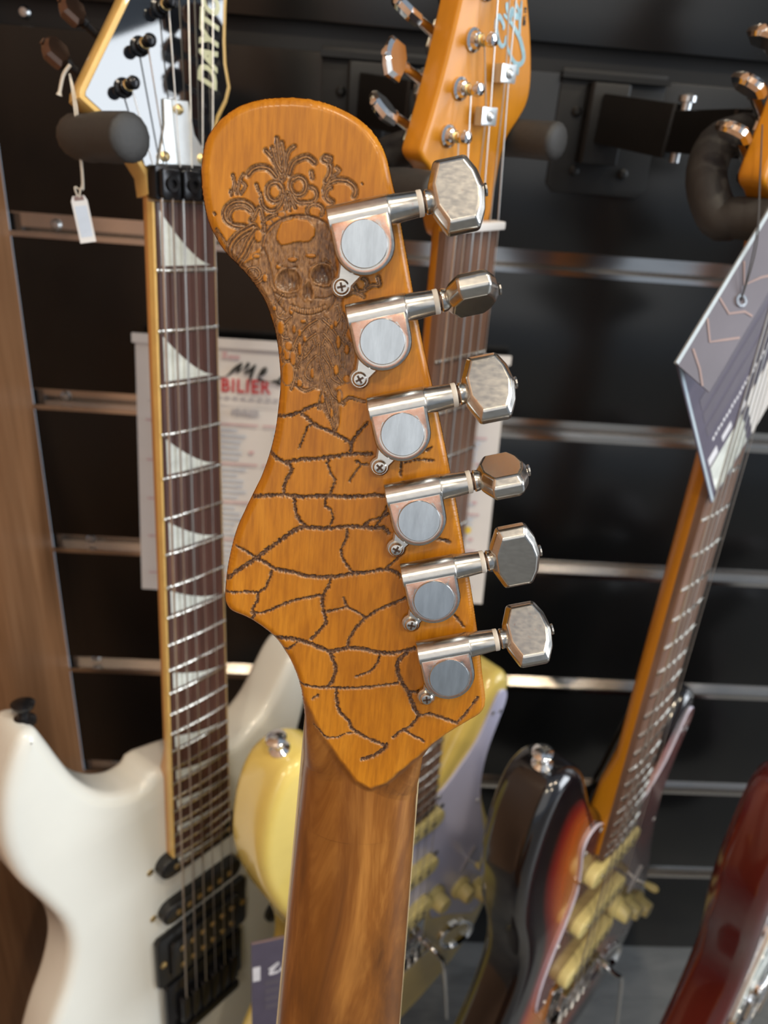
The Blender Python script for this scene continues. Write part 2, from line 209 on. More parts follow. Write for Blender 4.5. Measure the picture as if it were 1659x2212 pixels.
CARVE_BANDS = [(1.19,[(-33.1,173.2),(-33.8,176.2),(-34.6,179.5),(-35.1,183.0)]),(1.19,[(-33.5,173.5),(-35.0,176.5),(-36.6,178.7),(-37.9,179.9)]),(1.19,[(-32.7,173.6),(-32.5,177.3),(-31.9,180.1),(-30.5,181.4)]),(1.19,[(-33.4,174.9),(-35.1,177.5),(-36.2,180.6)]),(1.19,[(-32.7,175.0),(-33.1,179.0),(-33.8,182.1)]),(1.55,[(-34.9,173.8),(-36.8,175.5),(-39.0,175.8),(-41.0,175.1),(-42.2,173.7)]),(1.55,[(-31.5,174.7),(-30.7,177.2),(-28.9,178.6),(-26.8,179.2),(-25.0,178.1)]),(1.37,[(-34.1,172.4),(-33.6,171.9),(-33.2,171.3),(-33.0,170.6),(-33.0,169.9),(-33.2,169.2),(-33.6,168.6),(-34.1,168.1),(-34.8,167.8),(-35.4,167.8),(-36.0,168.0),(-36.5,168.4),(-36.9,169.0),(-37.1,169.6),(-37.1,170.3),(-37.0,171.0),(-36.6,171.6),(-36.1,172.0),(-35.6,172.2),(-35.0,172.3),(-34.4,172.2),(-33.9,171.8),(-33.6,171.3)]),(1.37,[(-30.4,173.8),(-30.8,173.2),(-31.0,172.6),(-31.1,171.8),(-30.9,171.2),(-30.6,170.6),(-30.1,170.1),(-29.6,169.8),(-29.0,169.7),(-28.4,169.8),(-27.8,170.1),(-27.4,170.5),(-27.1,171.1),(-26.9,171.8),(-26.9,172.4),(-27.1,173.0),(-27.4,173.5),(-27.9,173.9),(-28.4,174.1),(-29.0,174.2),(-29.5,174.0),(-30.0,173.7),(-30.4,173.3)]),(0.91,[(-31.6,170.3),(-31.8,168.2),(-32.2,165.9)]),(0.91,[(-31.5,170.3),(-31.2,167.9),(-30.9,165.8)]),(0.91,[(-31.3,170.3),(-30.4,167.9),(-29.4,166.5)]),(1.19,[(-32.7,169.5),(-33.2,167.7),(-34.6,165.7),(-36.4,165.3),(-38.0,166.3),(-38.6,168.0)]),(1.19,[(-30.3,169.7),(-29.1,168.1),(-26.9,168.0),(-24.7,168.6),(-24.0,170.2),(-24.5,171.5),(-25.7,172.0)]),(1.46,[(-43.0,160.8),(-43.9,160.7),(-44.8,160.7),(-45.6,160.8),(-46.4,161.1),(-47.0,161.4),(-47.6,161.9),(-48.0,162.5),(-48.1,163.2),(-48.2,163.8),(-48.0,164.5),(-47.6,165.2),(-47.1,165.7),(-46.5,166.2),(-45.8,166.6),(-45.0,166.8),(-44.1,166.9),(-43.3,166.9),(-42.5,166.7),(-41.8,166.4),(-41.2,166.0),(-40.7,165.5),(-40.4,164.9),(-40.3,164.3),(-40.4,163.6),(-40.6,163.0),(-41.0,162.4)]),(1.46,[(-19.8,168.9),(-20.4,169.1),(-21.0,169.5),(-21.5,169.9),(-21.8,170.4),(-21.9,171.0),(-22.0,171.6),(-21.8,172.1),(-21.6,172.6),(-21.1,173.1),(-20.6,173.6),(-20.0,173.9),(-19.3,174.2),(-18.5,174.4),(-17.7,174.4),(-17.0,174.4),(-16.2,174.3),(-15.6,174.0),(-15.0,173.7),(-14.5,173.3),(-14.1,172.8),(-13.9,172.3),(-13.8,171.8),(-13.9,171.2),(-14.1,170.7)]),(1.19,[(-20.1,168.7),(-20.6,168.9),(-21.1,169.2),(-21.4,169.6),(-21.6,169.9),(-21.7,170.4),(-21.6,170.8),(-21.5,171.3),(-21.2,171.7),(-20.8,172.1),(-20.3,172.3)]),(1.19,[(-46.5,162.0),(-46.8,162.6),(-46.9,163.1),(-46.8,163.7),(-46.5,164.3),(-46.1,164.8),(-45.5,165.2),(-44.8,165.4),(-44.0,165.6),(-43.2,165.6),(-42.5,165.4),(-41.9,165.1),(-41.4,164.7)]),(1.55,[(-21.7,173.8),(-20.7,175.9),(-21.1,178.1),(-22.8,179.0)]),(1.09,[(-21.2,178.3),(-20.7,179.5),(-22.4,179.8)]),(0.91,[(-20.3,175.0),(-19.1,175.8),(-18.4,176.7),(-19.2,177.3)]),(1.19,[(-25.7,175.7),(-25.3,174.2)]),(0.91,[(-45.0,168.8),(-44.5,171.3),(-44.0,172.7),(-43.5,173.6)]),(0.91,[(-46.0,169.4),(-45.8,171.5),(-46.2,173.2)]),(0.91,[(-43.9,168.9),(-42.8,170.9),(-43.8,171.8)]),(0.91,[(-46.5,168.4),(-46.7,169.4)]),(0.91,[(-40.0,171.5),(-39.4,170.1)]),(0.91,[(-38.8,169.3),(-38.6,168.3)]),(1.19,[(-40.4,163.3),(-39.0,165.8),(-38.0,163.5),(-37.4,160.0)]),(1.09,[(-37.8,162.1),(-36.4,163.5),(-34.5,164.5)]),(1.09,[(-26.1,165.2),(-26.3,165.7),(-26.4,166.2),(-26.2,166.7),(-25.9,167.2),(-25.4,167.5),(-24.8,167.8),(-24.1,167.9),(-23.5,167.8),(-22.9,167.6),(-22.4,167.2),(-22.2,166.8),(-22.1,166.2),(-22.2,165.7),(-22.5,165.2)]),(2.1,[(-40.4,160.8),(-44.0,158.6),(-46.4,155.4),(-45.9,151.9),(-42.6,149.9)]),(2.1,[(-39.6,159.8),(-41.5,156.9),(-42.8,153.9),(-44.4,151.6)]),(1.28,[(-37.0,148.9),(-37.2,148.2),(-37.6,147.4),(-38.2,146.9),(-38.9,146.5),(-39.7,146.3),(-40.5,146.4),(-41.2,146.7),(-41.7,147.1),(-42.1,147.7),(-42.2,148.3),(-42.2,148.9),(-41.9,149.5),(-41.5,150.0),(-41.0,150.3),(-40.4,150.5),(-39.8,150.5),(-39.2,150.3),(-38.8,150.0),(-38.5,149.6),(-38.3,149.2),(-38.4,148.7),(-38.5,148.3),(-38.8,148.0),(-39.1,147.7),(-39.5,147.6),(-39.9,147.5),(-40.3,147.6),(-40.6,147.8),(-40.8,148.0),(-40.9,148.3)]),(0.73,[(-50.2,159.5),(-48.8,157.7),(-47.6,156.0)]),(0.64,[(-51.0,163.5),(-50.7,163.2)]),(0.82,[(-50.7,158.4),(-50.2,157.6)]),(1.09,[(-42.5,145.6),(-39.4,142.9),(-37.0,139.0)]),(1.09,[(-40.6,146.1),(-37.9,144.1),(-35.5,142.1)]),(1.19,[(-10.6,150.2),(-9.2,149.4),(-9.4,147.1),(-11.3,146.6),(-12.4,148.0)]),(1.19,[(-9.1,147.5),(-7.6,148.4),(-5.7,148.7),(-6.2,150.7)]),(1.09,[(-14.7,145.2),(-12.4,146.2),(-9.7,145.3)]),(0.36,[(-12.3,174.1),(-12.1,173.8)]),(1.19,[(-22.3,131.3),(-24.5,128.1),(-26.6,125.6),(-26.9,122.5),(-25.6,120.0)]),(1.19,[(-21.1,131.4),(-20.8,126.8),(-19.1,122.3),(-18.4,117.2)]),(1.19,[(-19.6,130.8),(-17.7,127.1),(-15.6,123.4),(-13.9,121.5)]),(1.19,[(-18.2,120.8),(-16.3,117.4),(-13.3,115.5)]),(1.09,[(-18.9,120.0),(-19.6,117.2),(-20.1,113.7)]),(1.19,[(-17.2,116.9),(-16.0,112.2),(-15.3,107.8)]),(1.09,[(-18.7,116.8),(-17.3,112.9),(-15.6,108.2)]),(1.00,[(-21.9,119.5),(-24.4,118.3),(-26.8,119.6)]),(1.00,[(-31.5,129.1),(-30.8,126.1),(-28.7,126.2),(-27.4,124.4)]),(0.91,[(-27.1,124.8),(-27.5,121.7),(-28.3,118.5)]),(1.09,[(-31.6,139.3),(-33.8,136.1),(-34.4,132.7)]),(1.00,[(-30.7,136.4),(-31.3,132.2),(-32.7,129.8)]),(1.00,[(-28.6,132.0),(-27.2,128.7),(-27.4,124.8)]),(1.00,[(-25.1,131.5),(-25.6,128.0),(-27.1,124.8)]),(1.09,[(-15.1,140.2),(-13.8,137.3),(-14.7,133.8),(-13.4,132.4)]),(1.00,[(-12.6,132.1),(-14.4,129.7),(-14.2,125.8)]),(0.91,[(-12.8,116.5),(-11.6,117.4),(-8.8,116.8),(-7.2,116.7)]),(1.19,[(-25.4,137.9),(-23.6,134.3),(-22.3,131.3)]),(1.19,[(-18.9,138.4),(-19.4,134.6),(-20.4,131.5)]),(1.37,[(-22.1,138.2),(-24.9,136.1),(-27.4,132.8),(-28.6,129.3)]),(1.37,[(-20.6,138.3),(-17.9,136.2),(-15.8,133.8),(-13.7,131.3)]),(1.28,[(-22.3,134.4),(-25.1,131.9),(-26.4,128.0)]),(1.28,[(-20.2,134.6),(-17.7,132.1),(-16.3,128.8)]),(1.19,[(-21.8,128.3),(-24.0,125.8),(-24.6,122.7),(-22.9,121.2)]),(1.19,[(-20.0,128.5),(-17.7,125.5),(-17.1,122.5),(-14.7,121.1)]),(1.28,[(-31.8,144.1),(-33.6,141.0),(-33.1,138.1),(-30.8,137.5)]),(1.19,[(-29.2,138.4),(-31.4,135.9),(-31.7,132.9),(-29.7,132.3)]),(1.09,[(-33.7,133.5),(-33.2,130.9),(-31.2,129.9)]),(1.19,[(-16.8,142.3),(-15.8,139.4),(-16.8,136.7)])]
CARVE_REGIONS = [[(-37.7,159.3),(-34.8,162.7),(-30.5,165.0),(-26.4,165.3),(-23.1,165.1),(-19.6,163.2),(-18.3,160.2),(-17.6,155.6),(-17.0,152.0),(-17.5,147.6),(-14.9,143.7),(-14.7,139.3),(-36.9,137.5),(-39.7,141.8),(-42.7,145.6),(-45.5,149.7),(-43.4,151.7),(-40.5,153.0),(-38.3,155.7)],[(-43.3,146.9),(-37.5,138.8),(-34.7,133.4),(-33.1,129.0),(-31.6,129.8),(-29.6,128.5),(-27.1,124.8),(-26.9,120.9),(-24.4,118.8),(-20.4,118.3),(-20.2,113.9),(-17.1,108.9),(-15.2,107.2),(-13.8,108.4),(-13.8,114.4),(-12.7,115.7),(-15.3,119.5),(-11.6,122.1),(-10.2,126.1),(-10.6,131.5),(-13.2,135.1),(-14.7,140.6),(-15.1,146.2),(-14.9,149.1)],[(-46.2,156.8),(-43.7,159.3),(-40.0,161.2),(-37.7,160.0),(-37.6,155.8),(-40.5,153.0),(-42.7,151.0),(-45.3,150.8),(-46.9,153.6)]]
CARVE_ISLANDS = [[(-28.4,153.6),(-28.6,153.2),(-29.2,153.0),(-29.9,152.9),(-30.5,153.1),(-30.8,153.4),(-30.6,153.7),(-30.0,153.9),(-29.2,154.0),(-28.6,153.8)],[(-23.4,154.9),(-23.6,154.6),(-24.3,154.4),(-25.1,154.3),(-25.8,154.5),(-26.1,154.7),(-25.9,155.0),(-25.2,155.2),(-24.4,155.3),(-23.7,155.2)],[(-32.6,151.4),(-32.7,151.0),(-33.0,150.7),(-33.4,150.7),(-33.8,150.9),(-33.9,151.3),(-33.8,151.7),(-33.5,152.0),(-33.1,152.1),(-32.7,151.8)],[(-36.3,148.1),(-36.4,147.5),(-36.6,147.1),(-37.0,147.1),(-37.2,147.4),(-37.4,148.0),(-37.3,148.6),(-37.0,149.0),(-36.7,149.0),(-36.4,148.7)],[(-38.5,153.5),(-38.6,153.3),(-39.0,153.1),(-39.5,153.0),(-39.9,153.2),(-40.1,153.4),(-40.0,153.7),(-39.5,153.9),(-39.0,153.9),(-38.6,153.8)],[(-38.1,158.7),(-38.2,157.8),(-38.6,157.3),(-39.2,157.2),(-39.7,157.7),(-39.9,158.6),(-39.7,159.5),(-39.3,160.1),(-38.8,160.1),(-38.3,159.6)],[(-35.5,162.3),(-35.6,162.0),(-36.0,161.7),(-36.5,161.7),(-37.0,161.8),(-37.1,162.2),(-37.0,162.5),(-36.6,162.7),(-36.1,162.8),(-35.7,162.6)],[(-32.2,164.7),(-32.4,164.3),(-32.8,164.1),(-33.3,164.1),(-33.7,164.2),(-33.9,164.5),(-33.7,164.9),(-33.3,165.1),(-32.8,165.2),(-32.4,165.0)],[(-31.1,135.2),(-31.2,134.2),(-31.6,133.5),(-32.2,133.5),(-32.7,134.1),(-32.9,135.1),(-32.8,136.1),(-32.4,136.8),(-31.8,136.8),(-31.3,136.2)],[(-34.3,136.8),(-34.4,135.7),(-34.7,135.0),(-35.1,135.0),(-35.5,135.6),(-35.6,136.7),(-35.5,137.8),(-35.2,138.6),(-34.8,138.6),(-34.4,137.9)],[(-28.6,130.5),(-28.8,129.8),(-29.2,129.3),(-29.8,129.3),(-30.3,129.7),(-30.5,130.3),(-30.4,131.0),(-29.9,131.5),(-29.3,131.5),(-28.9,131.1)],[(-27.6,127.1),(-27.6,126.0),(-27.9,125.3),(-28.4,125.3),(-28.8,125.9),(-28.9,127.0),(-28.9,128.1),(-28.6,128.8),(-28.1,128.8),(-27.7,128.2)],[(-27.9,122.8),(-28.1,121.0),(-28.9,119.8),(-29.9,119.7),(-30.8,120.7),(-31.1,122.5),(-30.9,124.4),(-30.1,125.6),(-29.1,125.7),(-28.3,124.6)],[(-26.1,129.9),(-26.1,128.9),(-26.3,128.2),(-26.6,128.2),(-26.8,128.8),(-26.9,129.8),(-26.9,130.9),(-26.7,131.5),(-26.5,131.5),(-26.2,130.9)],[(-28.0,135.1),(-28.0,134.5),(-28.2,134.1),(-28.4,134.0),(-28.6,134.4),(-28.7,135.0),(-28.6,135.7),(-28.5,136.1),(-28.3,136.1),(-28.1,135.7)],[(-25.3,137.5),(-25.4,137.2),(-25.7,137.0),(-26.1,137.0),(-26.4,137.1),(-26.5,137.4),(-26.4,137.7),(-26.1,137.8),(-25.8,137.9),(-25.4,137.7)],[(-28.9,140.3),(-28.9,139.6),(-29.1,139.1),(-29.4,139.1),(-29.7,139.5),(-29.8,140.2),(-29.7,140.9),(-29.5,141.3),(-29.2,141.4),(-29.0,141.0)],[(-33.5,140.3),(-33.6,139.9),(-33.8,139.7),(-34.0,139.7),(-34.3,139.9),(-34.4,140.2),(-34.3,140.6),(-34.1,140.8),(-33.8,140.8),(-33.6,140.6)],[(-37.3,141.1),(-37.4,140.5),(-37.6,140.1),(-37.9,140.1),(-38.1,140.4),(-38.2,141.0),(-38.2,141.6),(-38.0,141.9),(-37.7,142.0),(-37.4,141.6)],[(-24.9,132.7),(-24.9,132.2),(-25.1,131.9),(-25.3,131.9),(-25.5,132.2),(-25.6,132.6),(-25.5,133.1),(-25.4,133.4),(-25.1,133.4),(-25.0,133.1)],[(-22.2,123.4),(-22.2,122.6),(-22.4,122.1),(-22.6,122.1),(-22.9,122.6),(-23.0,123.4),(-23.0,124.2),(-22.8,124.7),(-22.5,124.8),(-22.3,124.3)],[(-25.4,120.5),(-25.5,119.8),(-25.8,119.5),(-26.2,119.4),(-26.5,119.8),(-26.7,120.3),(-26.6,121.0),(-26.3,121.3),(-25.9,121.4),(-25.6,121.0)],[(-15.4,125.0),(-15.4,124.2),(-15.7,123.7),(-16.1,123.6),(-16.4,124.1),(-16.6,124.8),(-16.6,125.6),(-16.3,126.1),(-15.9,126.2),(-15.5,125.7)],[(-15.4,132.7),(-15.4,131.6),(-15.6,131.0),(-15.9,130.9),(-16.1,131.6),(-16.3,132.6),(-16.3,133.6),(-16.1,134.3),(-15.8,134.3),(-15.6,133.7)],[(-12.8,130.8),(-12.9,130.0),(-13.1,129.5),(-13.5,129.5),(-13.8,129.9),(-13.9,130.7),(-13.9,131.4),(-13.6,131.9),(-13.3,131.9),(-13.0,131.5)],[(-16.5,137.5),(-16.6,137.0),(-16.7,136.7),(-16.9,136.7),(-17.1,137.0),(-17.2,137.4),(-17.2,137.9),(-17.0,138.2),(-16.8,138.3),(-16.6,138.0)],[(-17.6,136.6),(-17.7,136.2),(-17.8,136.0),(-18.0,136.0),(-18.2,136.2),(-18.3,136.5),(-18.2,136.9),(-18.1,137.1),(-17.9,137.1),(-17.7,136.9)],[(-11.8,122.7),(-11.9,122.1),(-12.4,121.7),(-13.0,121.7),(-13.6,122.0),(-13.8,122.5),(-13.6,123.1),(-13.1,123.5),(-12.5,123.5),(-12.0,123.2)],[(-18.9,116.4),(-18.9,115.7),(-19.1,115.2),(-19.4,115.2),(-19.6,115.6),(-19.7,116.3),(-19.7,117.1),(-19.5,117.6),(-19.3,117.6),(-19.0,117.2)],[(-14.1,117.5),(-14.1,116.5),(-14.3,115.8),(-14.7,115.8),(-15.0,116.4),(-15.2,117.4),(-15.1,118.4),(-14.9,119.1),(-14.6,119.1),(-14.2,118.5)],[(-16.2,112.6),(-16.2,111.9),(-16.3,111.4),(-16.5,111.4),(-16.7,111.8),(-16.8,112.6),(-16.8,113.3),(-16.7,113.8),(-16.5,113.8),(-16.3,113.4)],[(-26.4,134.3),(-26.4,133.7),(-26.6,133.4),(-26.8,133.4),(-27.0,133.7),(-27.1,134.2),(-27.1,134.7),(-26.9,135.1),(-26.7,135.1),(-26.4,134.8)],[(-35.0,130.7),(-35.1,130.3),(-35.3,130.0),(-35.6,130.0),(-35.8,130.2),(-36.0,130.7),(-35.9,131.1),(-35.7,131.4),(-35.4,131.4),(-35.1,131.2)],[(-31.6,129.1),(-31.6,128.4),(-31.9,128.0),(-32.2,127.9),(-32.5,128.3),(-32.7,129.0),(-32.6,129.7),(-32.3,130.1),(-32.0,130.2),(-31.7,129.8)],[(-34.0,160.0),(-33.0,162.5),(-29.3,163.9),(-25.9,163.6),(-24.0,161.8),(-24.2,159.7),(-25.7,158.3),(-28.7,158.2),(-30.1,157.6),(-32.7,156.9),(-34.1,158.2)]]
CARVE_SOCKETS = [[(-26.9,148.3),(-26.8,147.4),(-27.1,146.5),(-27.9,145.7),(-29.0,145.2),(-30.3,144.9),(-31.7,145.0),(-32.8,145.3),(-33.6,145.9),(-34.1,146.8),(-34.0,147.7),(-33.7,148.7),(-33.1,149.6),(-32.3,150.4),(-31.5,150.9),(-30.6,151.1),(-29.7,151.0),(-28.8,150.7),(-28.0,150.0),(-27.3,149.2)],[(-18.1,150.4),(-18.1,149.5),(-18.6,148.7),(-19.2,148.0),(-20.1,147.5),(-21.1,147.3),(-22.1,147.4),(-23.0,147.7),(-23.8,148.3),(-24.3,149.0),(-24.5,149.9),(-24.4,150.8),(-23.9,151.6),(-23.3,152.3),(-22.4,152.8),(-21.4,153.0),(-20.4,152.9),(-19.5,152.6),(-18.8,152.0),(-18.3,151.3)],[(-25.1,148.3),(-24.1,147.1),(-23.4,144.9),(-23.9,143.2),(-24.9,143.7),(-25.6,143.0),(-26.6,144.3),(-26.3,146.5)]]
CARVE_LINES = [[(-20.9,154.2),(-18.5,151.9),(-18.3,147.9),(-20.1,146.7),(-22.8,147.2)],[(-37.6,155.8),(-35.9,151.9),(-35.0,148.0),(-34.1,145.5)],[(-34.1,144.4),(-31.0,143.2),(-28.4,143.8)],[(-23.0,143.8),(-19.9,144.1),(-17.0,145.8)],[(-33.7,152.1),(-31.4,151.2),(-28.3,151.5)],[(-24.6,152.1),(-22.4,153.2),(-19.4,153.3)],[(-38.1,155.0),(-37.5,158.8),(-34.8,162.3),(-30.5,164.5),(-26.0,164.9),(-21.9,163.9),(-19.1,160.8),(-17.9,156.6)],[(-34.9,145.5),(-33.6,142.2),(-30.8,139.5)],[(-17.3,147.6),(-17.8,143.5),(-19.7,140.4)]]
CARVE_TEETH = [[(-29.2,141.6),(-29.1,140.2)],[(-28.6,141.4),(-28.4,139.9)],[(-27.9,141.2),(-27.8,139.7)],[(-27.2,141.0),(-27.1,139.5)],[(-26.6,140.8),(-26.4,139.3)],[(-25.9,140.7),(-25.8,139.2)],[(-25.3,140.7),(-25.1,139.1)],[(-24.7,140.7),(-24.5,139.2)],[(-24.0,140.8),(-23.9,139.2)],[(-23.4,140.9),(-23.2,139.4)],[(-22.7,141.1),(-22.6,139.6)],[(-22.1,141.4),(-21.9,139.9)],[(-21.5,141.7),(-21.3,140.2)],[(-20.9,142.0),(-20.7,140.6)],[(-20.2,142.3),(-20.1,140.9)]]
CARVE_GUMS = [[(-29.6,141.5),(-28.6,141.2),(-27.6,141.0),(-26.7,140.8),(-25.7,140.7),(-24.8,140.7),(-23.8,140.9),(-22.9,141.1),(-21.9,141.4),(-21.0,141.8),(-20.0,142.2)],[(-29.5,140.3),(-28.6,139.9),(-27.6,139.6),(-26.6,139.4),(-25.6,139.2),(-24.7,139.3),(-23.7,139.4),(-22.8,139.7),(-21.8,140.1),(-20.9,140.5),(-20.0,141.1)]]
LOGO = [[(13.5, 95.4), (14.1, 96.9), (12.2, 99.0), (9.8, 100.6), (8.2, 99.8), (8.0, 96.3), (9.2, 93.2), (11.3, 90.1), (14.0, 88.3), (16.0, 89.2), (16.4, 93.0)], [(17.0, 90.2), (19.4, 87.4), (23.3, 83.5), (26.9, 81.4), (30.5, 81.3), (32.9, 83.4), (32.7, 85.9), (30.2, 90.0), (27.6, 93.2), (23.8, 96.1), (19.5, 99.0), (14.8, 101.1), (12.9, 101.9)], [(14.2, 107.1), (15.2, 105.0), (17.3, 102.0), (18.9, 100.3)], [(19.1, 99.6), (19.1, 102.2), (18.9, 104.6), (21.5, 102.8), (23.8, 101.9), (24.9, 103.1), (24.0, 105.2), (20.6, 108.2)], [(27.6, 93.8), (26.5, 99.7), (26.3, 104.6), (25.9, 109.4)], [(29.1, 80.0), (29.6, 76.2)]]

# ------------------------------------------------------------------ mesh helpers (metres)
mm = 0.001
def catmull(pts, closed=True, n=4):
    P = [np.array(p, float) for p in pts]; N = len(P); out = []
    for i in range(N if closed else N-1):
        p0, p1, p2, p3 = (P[(i-1) % N], P[i], P[(i+1) % N], P[(i+2) % N]) if closed else (P[max(i-1, 0)], P[i], P[i+1], P[min(i+2, N-1)])
        for k in range(n):
            t = k/n
            out.append(0.5*((2*p1) + (-p0+p2)*t + (2*p0-5*p1+4*p2-p3)*t*t + (-p0+3*p1-3*p2+p3)*t**3))
    if not closed: out.append(P[-1])
    return out
def ccw(poly):
    a = sum(poly[i][0]*poly[(i+1) % len(poly)][1]-poly[(i+1) % len(poly)][0]*poly[i][1] for i in range(len(poly)))
    return list(poly) if a > 0 else list(poly)[::-1]
def inset(poly, d):
    N = len(poly); out = []
    for i in range(N):
        a, b, c = np.array(poly[i-1][:2]), np.array(poly[i][:2]), np.array(poly[(i+1) % N][:2])
        e1 = (b-a)/(np.linalg.norm(b-a)+1e-12); e2 = (c-b)/(np.linalg.norm(c-b)+1e-12)
        n = np.array((-e1[1]-e2[1], e1[0]+e2[0])); L = np.linalg.norm(n)
        n = n/L if L > 1e-9 else np.array((-e1[1], e1[0]))
        k = max(0.5, n @ np.array((-e1[1], e1[0])))
        out.append(b + n*d/k)
    return out
class MB:
    def __init__(s): s.v = []; s.f = []; s.m = []; s.a = []
    def add(s, v, f, mi=0, T=None, a=0.0):
        o = len(s.v)
        for p in v: s.v.append(tuple(T @ Vector(p)) if T is not None else tuple(float(c) for c in p))
        s.a += list(a) if hasattr(a, '__len__') else [a]*len(v)
        s.f += [tuple(i+o for i in q) for q in f]; s.m += [mi]*len(f)
        return s
    def box(s, c, size, mi=0, T=None):
        x, y, z = c; a, b, h = (q/2 for q in size)
        v = [(x+i*a, y+j*b, z+k*h) for k in (-1, 1) for j in (-1, 1) for i in (-1, 1)]
        return s.add(v, [(0, 2, 3, 1), (4, 5, 7, 6), (0, 1, 5, 4), (2, 6, 7, 3), (0, 4, 6, 2), (1, 3, 7, 5)], mi, T)
    def bevbox(s, c, size, b, mi=0, T=None):
        x, y, z = c; hx, hy, hz = (q/2 for q in size)
        P = [(-hx+b, -hy), (hx-b, -hy), (hx, -hy+b), (hx, hy-b), (hx-b, hy), (-hx+b, hy), (-hx, hy-b), (-hx, -hy+b)]
        Tm = Matrix.Translation((x, y, z)); Tm = T @ Tm if T is not None else Tm
        return s.slab(P, -hz, hz, b*0.6, 2, mi, Tm)
    def slab(s, poly, z0, z1, r=0.0, nr=3, mi=0, T=None, cap_mi=None, bottom=True, r_bot=None):
        """prism from z0 to z1 with the edges rounded"""
        poly = ccw(poly); N = len(poly); rings = []
        rb = r if r_bot is None else r_bot
        if r > 0:
            for k in range(nr+1):
                a = math.pi/2*k/nr; rings.append((rb*(1-math.sin(a)), z0+rb*(1-math.cos(a))))
            for k in range(nr+1):
                a = math.pi/2*k/nr; rings.append((r*(1-math.cos(a)), z1-r*(1-math.sin(a))))
        else: rings = [(0, z0), (0, z1)]
        v = []; f = []
        for d, z in rings:
            q = inset(poly, d) if d > 1e-9 else poly
            v += [(p[0], p[1], z) for p in q]
        R = len(rings)
        for k in range(R-1):
            for i in range(N):
                j = (i+1) % N; f.append((k*N+i, k*N+j, (k+1)*N+j, (k+1)*N+i))
        s.add(v, f, mi, T); o = len(s.v)-len(v)
        if bottom: s.f.append(tuple(o+i for i in range(N-1, -1, -1))); s.m.append(mi)
        s.f.append(tuple(o+(R-1)*N+i for i in range(N))); s.m.append(mi if cap_mi is None else cap_mi)
        return s
    def tube(s, pts, rad, seg=8, mi=0, T=None, caps=True, closed=False):
        P = [Vector(p) for p in pts]; n = len(P); R = rad if hasattr(rad, '__len__') else [rad]*n
        v = []; f = []; up = None
        for i in range(n):
            t = (P[(i+1) % n]-P[i-1]) if closed else (P[min(i+1, n-1)]-P[max(i-1, 0)])
            t.normalize()
            if up is None: up = t.orthogonal().normalized()
            up = (up-t*up.dot(t)).normalized(); b = t.cross(up)
            for k in range(seg):
                a = 2*math.pi*k/seg; v.append(P[i]+(up*math.cos(a)+b*math.sin(a))*R[i])
        for i in range(n if closed else n-1):
            for k in range(seg):
                k2 = (k+1) % seg; i2 = (i+1) % n
                f.append((i*seg+k, i*seg+k2, i2*seg+k2, i2*seg+k))
        if caps and not closed: f += [tuple(range(seg-1, -1, -1)), tuple((n-1)*seg+k for k in range(seg))]
        return s.add(v, f, mi, T)
    def lathe(s, prof, seg=20, mi=0, T=None):
        """profile [(radius, height)] turned about z"""
        v = []; f = []; n = len(prof)
        for r_, h in prof:
            for k in range(seg):
                a = 2*math.pi*k/seg; v.append((r_*math.cos(a), r_*math.sin(a), h))
        for i in range(n-1):
            for k in range(seg):
                k2 = (k+1) % seg; f.append((i*seg+k, i*seg+k2, (i+1)*seg+k2, (i+1)*seg+k))
        f += [tuple(range(seg-1, -1, -1)), tuple((n-1)*seg+k for k in range(seg))]
        return s.add(v, f, mi, T)
    def ribbon(s, pts, w, z, mi=0, T=None, h=0.0002):
        """flat painted stroke of width w on the plane z"""
        P = [np.array(p[:2]) for p in pts]; n = len(P); top = []
        W = w if hasattr(w, '__len__') else [w]*n
        L = []; Rr = []
        for i in range(n):
            t = P[min(i+1, n-1)]-P[max(i-1, 0)]; t = t/(np.linalg.norm(t)+1e-12); nn = np.array((-t[1], t[0]))
            L.append(P[i]+nn*W[i]/2); Rr.append(P[i]-nn*W[i]/2)
        v = [(*p, z+h) for p in L]+[(*p, z+h) for p in Rr]
        f = [(i, n+i, n+i+1, i+1) for i in range(n-1)]
        return s.add(v, f, mi, T)
    def build(s, name, mats, parent=None, smooth=35, attrs=None):
        me = bpy.data.meshes.new(name); me.from_pydata(s.v, [], s.f); me.update()
        for m in (mats if isinstance(mats, (list, tuple)) else [mats]): me.materials.append(MT[m] if isinstance(m, str) else m)
        if len(set(s.m)) > 1: me.polygons.foreach_set('material_index', s.m)
        if attrs:
            for k, vals in attrs.items():
                at = me.attributes.new(k, 'FLOAT', 'POINT'); at.data.foreach_set('value', np.asarray(vals, dtype=np.float32))
        if smooth:
            me.shade_smooth(); me.set_sharp_from_angle(angle=math.radians(smooth))
        o = bpy.data.objects.new(name, me); col.objects.link(o)
        if parent is not None: o.parent = parent
        return o
def tag(o, label=None, cat=None, group=None, kind=None):
    if label: o['label'] = label
    if cat: o['category'] = cat
    if group: o['group'] = group
    if kind: o['kind'] = kind
    return o
def empty(name, mat=None):
    o = bpy.data.objects.new(name, None); col.objects.link(o); o.empty_display_size = 0.02
    if mat is not None: o.matrix_world = mat
    return o
def pose(R, t):
    m = Matrix(R).to_4x4(); m.translation = t; return m
def recentre(o, pt=None):
    """move a top-level mesh's origin to the middle of its foot"""
    me = o.data; co = np.empty(len(me.vertices)*3); me.vertices.foreach_get('co', co); co = co.reshape(-1, 3)
    c = np.array(((co[:, 0].min()+co[:, 0].max())/2, (co[:, 1].min()+co[:, 1].max())/2, co[:, 2].min())) if pt is None else np.array(pt)
    me.vertices.foreach_set('co', (co-c).ravel()); me.update()
    o.matrix_world = o.matrix_world @ Matrix.Translation(Vector(c))
    return o
